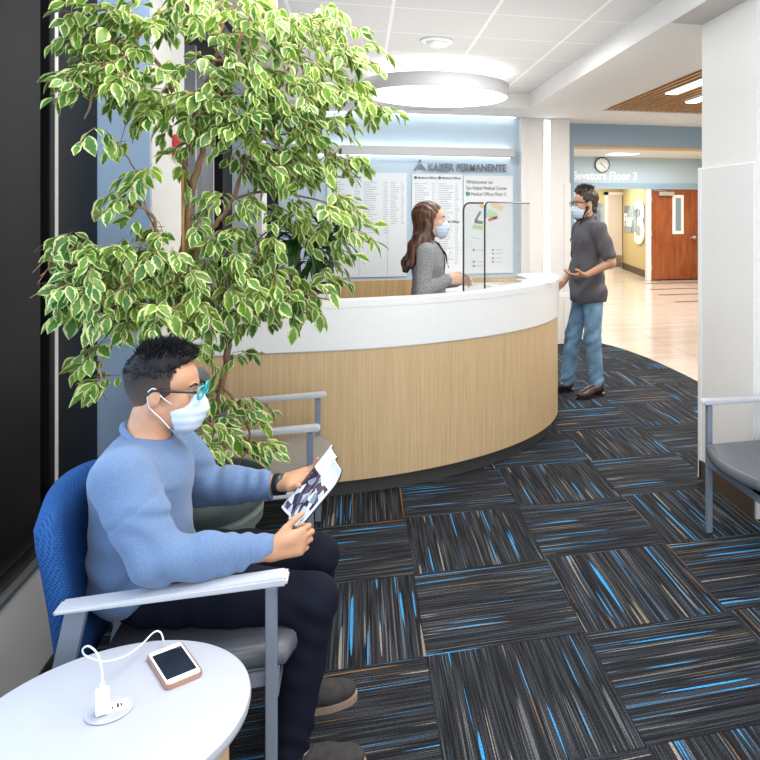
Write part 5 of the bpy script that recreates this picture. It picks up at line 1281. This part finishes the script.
hand(S, RA[2]+V3(.01, 0, 0), (.85, .1, -.5), (.3, -.9, -.1), -1, 1.05, (30, 40, 30), ((.8, .2, 0), (.8, .3, -.2)))
S.mesh('body', M['skin_tan'], vis, T0)
S = Sdf((-.30, -.38, .76), (.26, .38, 1.60), .007)
S.el((0, 0, 1.33), (.135, .185, .20), k=.05).el((.012, 0, 1.08), (.145, .185, .20), k=.06).el((.0, 0, .88), (.160, .200, .20), k=.06); S.rc((-.01, -.17, 1.455), (-.01, .17, 1.455), .062, k=.05)
S.rc((-.005, 0, 1.49), (.005, 0, 1.545), .072, .064, k=.02)
for a in (LA, RA): S.rc(a[0], a[0]*.25+a[1]*.75, .072, .070, .03)
S.cut((0, 0, -1), (0, 0, .815)); S.rc((-.005, 0, 1.50), (.02, 0, 1.62), .060, .058, 0, 's')
for a in (LA, RA):
    d = (a[1]-a[0])/np.linalg.norm(a[1]-a[0]); S.rc(a[0]*.18+a[1]*.82, a[1], .054, .054, .0, 's')
S.disp(lambda X, Y, Z: .0065*np.sin(24*Z+26*X+4*np.sin(12*Y))*np.sin(20*Y+11*Z)+.006*np.sin(42*(Z+.6*X)+2*np.sin(20*Y))*np.exp(-((Z-.98)/.16)**2))
sh = S.mesh('shirt', M['shirt'], vis, T0)
R0 = Matrix(T0.tolist())
def loc_obj(nm, bm, m, par, sm=False):
    bmesh.ops.transform(bm, matrix=R0, verts=bm.verts); return obj(nm, bm, m, par, sm)
bm = bmesh.new()
for s in (-1, 1):
    P_ = [(.035, s*.062, 1.560), (.085, s*.045, 1.530), (.105, s*.040, 1.480), (.078, s*.012, 1.525), (-.065, s*.03, 1.565), (-.07, s*.035, 1.53), (-.0, s*.080, 1.520)]
    v = [bm.verts.new(p) for p in P_]; bm.faces.new((v[0], v[1], v[2], v[3])); bm.faces.new((v[4], v[5], v[6], v[0])); bm.faces.new((v[0], v[6], v[1]))
bmesh.ops.solidify(bm, geom=bm.faces[:], thickness=.005); loc_obj('collar', bm, M['shirt'], sh)
for s, in ((1,), (-1,)):
    bm = bmesh.new(); box(bm, .106, .120, s*.088-.042, s*.088+.042, 1.335, 1.365, bev=.004); loc_obj('pocket_flap', bm, M['shirt'], sh)
    bm = bmesh.new(); ico(bm, (.121, s*.088, 1.343), (.004, .006, .006), 1); loc_obj('pocket_button', bm, M['alu'], sh)
for i in range(6):
    bm = bmesh.new(); ico(bm, ((.112, .132, .136, .142, .152, .157)[i], 0, 1.44-.10*i), (.004, .006, .006), 1); loc_obj('button', bm, M['black'], sh)
S = Sdf((-.22, -.26, .04), (.32, .26, 1.0), .0065)
S.el((-.005, 0, .90), (.118, .158, .10), k=.03)
for a in (LG, RG): S.rc(a[0]-V3(0, 0, .05), a[1], .090, .074, .035); S.rc(a[1], a[2], .072, .062, .02)
S.cut((0, 0, -1), (0, 0, .055))
S.disp(lambda X, Y, Z: .004*np.exp(-((Z-.50)/.10)**2)*np.sin(60*Z+50*X+2*np.sin(30*Y))+.005*np.exp(-((Z-.12)/.08)**2)*np.sin(75*Z+50*X+3*np.sin(25*Y))+.003*np.sin(30*Z+20*X)*np.sin(25*Y))
S.mesh('jeans', M['denim'], vis, T0)
shoe(vis, (LG[2][0]-.06, LG[2][1]), .25, M['shoe_brown'], M['black'], 1.05, M['terracotta'], mtx=T0); shoe(vis, (RG[2][0]-.06, RG[2][1]), -.08, M['shoe_brown'], M['black'], 1.05, M['black'], mtx=T0)
def under(par, fn):
    before = set(COL.objects); r = fn(); 
    for o in set(COL.objects)-before:
        o.data.transform(R0)
    return r
under(vis, lambda: face_mask(FV, vis)); under(vis, lambda: glasses(FV, vis, M['black'], M['black'])); under(vis, lambda: eyebrows(FV, vis, M['hair_dark']))
q = FV.sc
S = Sdf(FV.c-.17, FV.c+.18, .004); S.el(FV.p(-.026, 0, .050), V3(.103, .084, .086)*q, FV.rot, 0); S.el(FV.p(.01, 0, .110), V3(.075, .060, .032)*q, FV.rot, .02); S.rc(FV.p(-.08, 0, .0), FV.p(-.068, 0, -.055), .040*q, .045*q, .02)
S.cut(FV.R@V3(1, 0, -.42), FV.p(.030, 0, -.006)); S.cut(FV.R@V3(.30, 0, -1), FV.p(-.06, 0, -.070))
for s in (-1, 1): S.el(FV.p(-.008, s*.090, -.012), V3(.020, .02, .030)*q, FV.rot, 0, 's')
S.disp(lambda X, Y, Z: .004*np.sin(110*Z+50*X+3*np.sin(60*Y))*np.sin(80*X+60*Y))
hv = S.mesh('hair', M['hair_dark'], vis, T0)
under(vis, lambda: tufts(FV, 'hair_strands', M['hair_dark'], hv, 300, (-.01, 0, .075), (.092, .070, .075), .115, (.018, .032), (.2, 0, .3), .003))
S = Sdf(FV.c-.17, FV.c+.14, .004); S.el(FV.p(.036, 0, -.078), V3(.060, .056, .050)*q, FV.rot, 0); S.el(FV.p(.062, 0, -.112), V3(.032, .034, .030)*q, FV.rot, .02)
for s in (-1, 1): S.rc(FV.p(.006, s*.060, -.010), FV.p(.010, s*.050, -.075), .013*q, .018*q, .02)
S.cut(FV.R@V3(.3, 0, 1), FV.p(.045, 0, -.058) if False else FV.p(.045, 0, -.030)); S.disp(lambda X, Y, Z: .0025*np.sin(150*X)*np.sin(160*Z+Y*90))
S.mesh('beard', M['hair_dark'], vis, T0)
o = obj('paper_sheet', B(-.14, .14, -.105, .105, 0, .002), M['paper']); o.location = (1.735, 6.16, .862); o.rotation_euler = (.12, .10, .3)
tag(o, 'white sheet of paper held low by the standing visitor beside the desk end', 'paper')

# ------------------------------------------------------------------ receptionist
rec = thing('person', 'receptionist with long wavy brown hair, marled grey cardigan and face mask behind the desk', 'person', (.470, 5.06, 0))
T0 = np.array(Matrix.Rotation(math.radians(-9), 4, 'Z')); R0 = Matrix(T0.tolist())
FW = Frame((.015, 0, 1.545), (0, .0, .02), 1.0)
S = Sdf((-.22, -.33, .02), (.42, .33, 1.70), .0075)
S.el((0, 0, 1.24), (.095, .14, .16), k=.05).el((0, 0, 1.03), (.09, .125, .15), k=.05).el((-.01, 0, .90), (.115, .155, .12), k=.05); S.rc((-.01, -.135, 1.34), (-.01, .135, 1.34), .042, k=.05)
S.rc((-.01, 0, 1.36), (-.005, 0, 1.48), .046, .044, k=.03); head(S, FW, True)
RA = [V3(-.01, -.165, 1.325), V3(-.03, -.20, 1.065), V3(.125, -.135, 1.13)]; LA = [V3(-.01, .165, 1.325), V3(-.01, .21, 1.08), V3(.18, .13, 1.10)]
LG = [V3(-.01, .08, .88), V3(.01, .085, .47), V3(-.03, .09, .08)]; RG = [V3(-.01, -.08, .88), V3(.01, -.085, .47), V3(-.03, -.09, .08)]
for a in (LA, RA): S.chain(a[:2], [.040, .034], .03); S.chain(a[1:], [.033, .022], .02)
for a in (LG, RG): S.chain(a[:2], [.078, .050], .03); S.chain(a[1:], [.048, .032], .02); S.rc(a[2], a[2]+V3(.12, 0, -.045), .030, .024, .02)
hand(S, RA[2], (.92, .1, .12), (-.1, -.9, .3), -1, .95, (35, 50, 35), ((.9, .2, .3), (.9, .3, .0)))
hand(S, LA[2], (.92, -.1, .05), (-.1, .9, .3), 1, .95, (35, 50, 35), ((.9, -.2, .3), (.9, -.3, .0)))
S.mesh('body', M['skin_fair'], rec, T0)
S = Sdf((-.25, -.33, .70), (.26, .33, 1.46), .007)
S.el((-.005, 0, 1.24), (.118, .158, .17), k=.05).el((.0, 0, 1.03), (.125, .155, .18), k=.06).el((-.012, 0, .88), (.145, .185, .16), k=.06); S.rc((-.01, -.135, 1.335), (-.01, .135, 1.335), .054, k=.05)
for a in (LA, RA): S.rc(a[0], a[1], .060, .054, .03); S.rc(a[1], a[2], .054, .042, .02)
S.cut((0, 0, -1), (0, 0, .76)); S.rc((-.01, 0, 1.37), (.0, 0, 1.50), .052, .062, .01, 's'); S.bx((.12, 0, 1.20), (.05, .035, .22), (0, -.2, 0), .01, .02, 's')
S.disp(lambda X, Y, Z: .0035*np.sin(30*Z+25*X+3*np.sin(14*Y))*np.sin(22*Y+9*Z)+.0015*np.sin(160*X+Z*40)*np.sin(150*Z+60*Y))
cgn = S.mesh('cardigan', M['cardigan'], rec, T0)
S = Sdf((-.16, -.16, .85), (.16, .16, 1.42), .007); S.el((.008, 0, 1.24), (.105, .12, .17), k=.05).el((.005, 0, 1.02), (.105, .12, .18), k=.05); S.cut((0, 0, -1), (0, 0, .90)); S.rc((-.01, 0, 1.37), (.0, 0, 1.50), .046, .056, .01, 's')
S.mesh('blouse', mat('navy_print_blouse', (.05, .08, .16), .8, var=(90, .8)), rec, T0)
S = Sdf((-.20, -.24, .03), (.20, .24, .98), .008); S.el((-.01, 0, .90), (.12, .16, .09), k=.03)
for a in (LG, RG): S.chain(a, [.092, .062, .052], .03)
S.cut((0, 0, -1), (0, 0, .05)); S.mesh('trousers', M['navy'], rec, T0)
for a in (LG, RG): shoe(rec, (a[2][0]-.05, a[2][1]), 0, M['black'], M['black'], .90, None, mtx=T0)
under(rec, lambda: face_mask(FW, rec)); under(rec, lambda: eyebrows(FW, rec, M['hair_dark']))
# long wavy hair
mh = bpy.data.materials.new('auburn_brown_hair'); mh.use_nodes = True; nt = mh.node_tree; L = nt.links.new
b = nt.nodes['Principled BSDF']; b.inputs['Roughness'].default_value = .38
tc = N(nt, 'ShaderNodeTexCoord'); mp = N(nt, 'ShaderNodeMapping'); mp.inputs['Scale'].default_value = (60, 60, 5); L(tc.outputs['Object'], mp.inputs[0])
nz = N(nt, 'ShaderNodeTexNoise'); nz.inputs['Scale'].default_value = 1; nz.inputs['Detail'].default_value = 4; L(mp.outputs[0], nz.inputs['Vector'])
r = N(nt, 'ShaderNodeValToRGB'); r.color_ramp.elements[0].position = .38; r.color_ramp.elements[0].color = (.026, .011, .007, 1); r.color_ramp.elements[1].position = .66; r.color_ramp.elements[1].color = (.19, .082, .042, 1)
L(nz.outputs[0], r.inputs[0]); L(r.outputs[0], b.inputs['Base Color']); bp = N(nt, 'ShaderNodeBump'); bp.inputs['Strength'].default_value = .6; bp.inputs['Distance'].default_value = .006; L(nz.outputs[0], bp.inputs['Height']); L(bp.outputs[0], b.inputs['Normal'])
S = Sdf((-.26, -.17, 1.06), (.16, .17, 1.70), .0045)
S.el(FW.p(-.028, 0, .040), (.106, .088, .094), FW.rot, 0); S.rc(FW.p(-.035, 0, .02), (-.04, 0, 1.38), .086, .078, .04)
for s in (-1, 1):
    S.chain([FW.p(-.010, s*.066, .04), FW.p(-.030, s*.072, -.05), FW.p(-.045, s*.080, -.14), V3(-.085, s*.080, 1.32), V3(-.10, s*.085, 1.25)], [.034, .036, .042, .044, .036], .02)
for y, x, zb, r_ in ((-.08, -.10, 1.23, .030), (-.035, -.125, 1.19, .030), (.01, -.13, 1.21, .030), (.055, -.12, 1.18, .030), (.085, -.10, 1.23, .028)):
    S.chain([V3(-.06, y, 1.42), V3(x+.025, y-.01, 1.36), V3(x+.01, y+.012, 1.30), V3(x-.03, y-.008, 1.245), V3(x-.045, y+.004, zb)], [.048, .042, .038, .034, r_*.5], .02)
S.chain([V3(-.015, -.085, 1.43), V3(.015, -.10, 1.36), V3(.035, -.10, 1.30), V3(.03, -.105, 1.25)], [.024, .024, .020, .009], .015)
# keep the face, ear line and neck front clear
S.el(FW.p(.075, 0, -.02), (.072, .10, .098), FW.rot, .008, 's'); S.cut(FW.R@V3(1, 0, -.25), FW.p(.078, 0, .085))
S.disp(lambda X, Y, Z: .0022*np.sin(150*Y+70*X+6*np.sin(16*Z))+.0020*np.sin(34*Z+4*X*20)*(Z < 1.45))
S.mesh('hair', mh, rec, T0)
bm = bmesh.new()
tube(bm, [(.06, -.05, 1.385), (.115, -.04, 1.30), (.135, -.02, 1.21)], .004, 6); tube(bm, [(.06, .05, 1.385), (.115, .04, 1.30), (.135, -.02, 1.21)], .004, 6); loc_obj('lanyard', bm, M['navy'], rec, True)
bm = bmesh.new(); box(bm, .128, .134, -.05, .02, 1.22, 1.32); bmesh.ops.rotate(bm, verts=bm.verts, cent=(.13, -.02, 1.27), matrix=Matrix.Rotation(.4, 3, 'X')); loc_obj('badge', bm, M['paper'], rec)
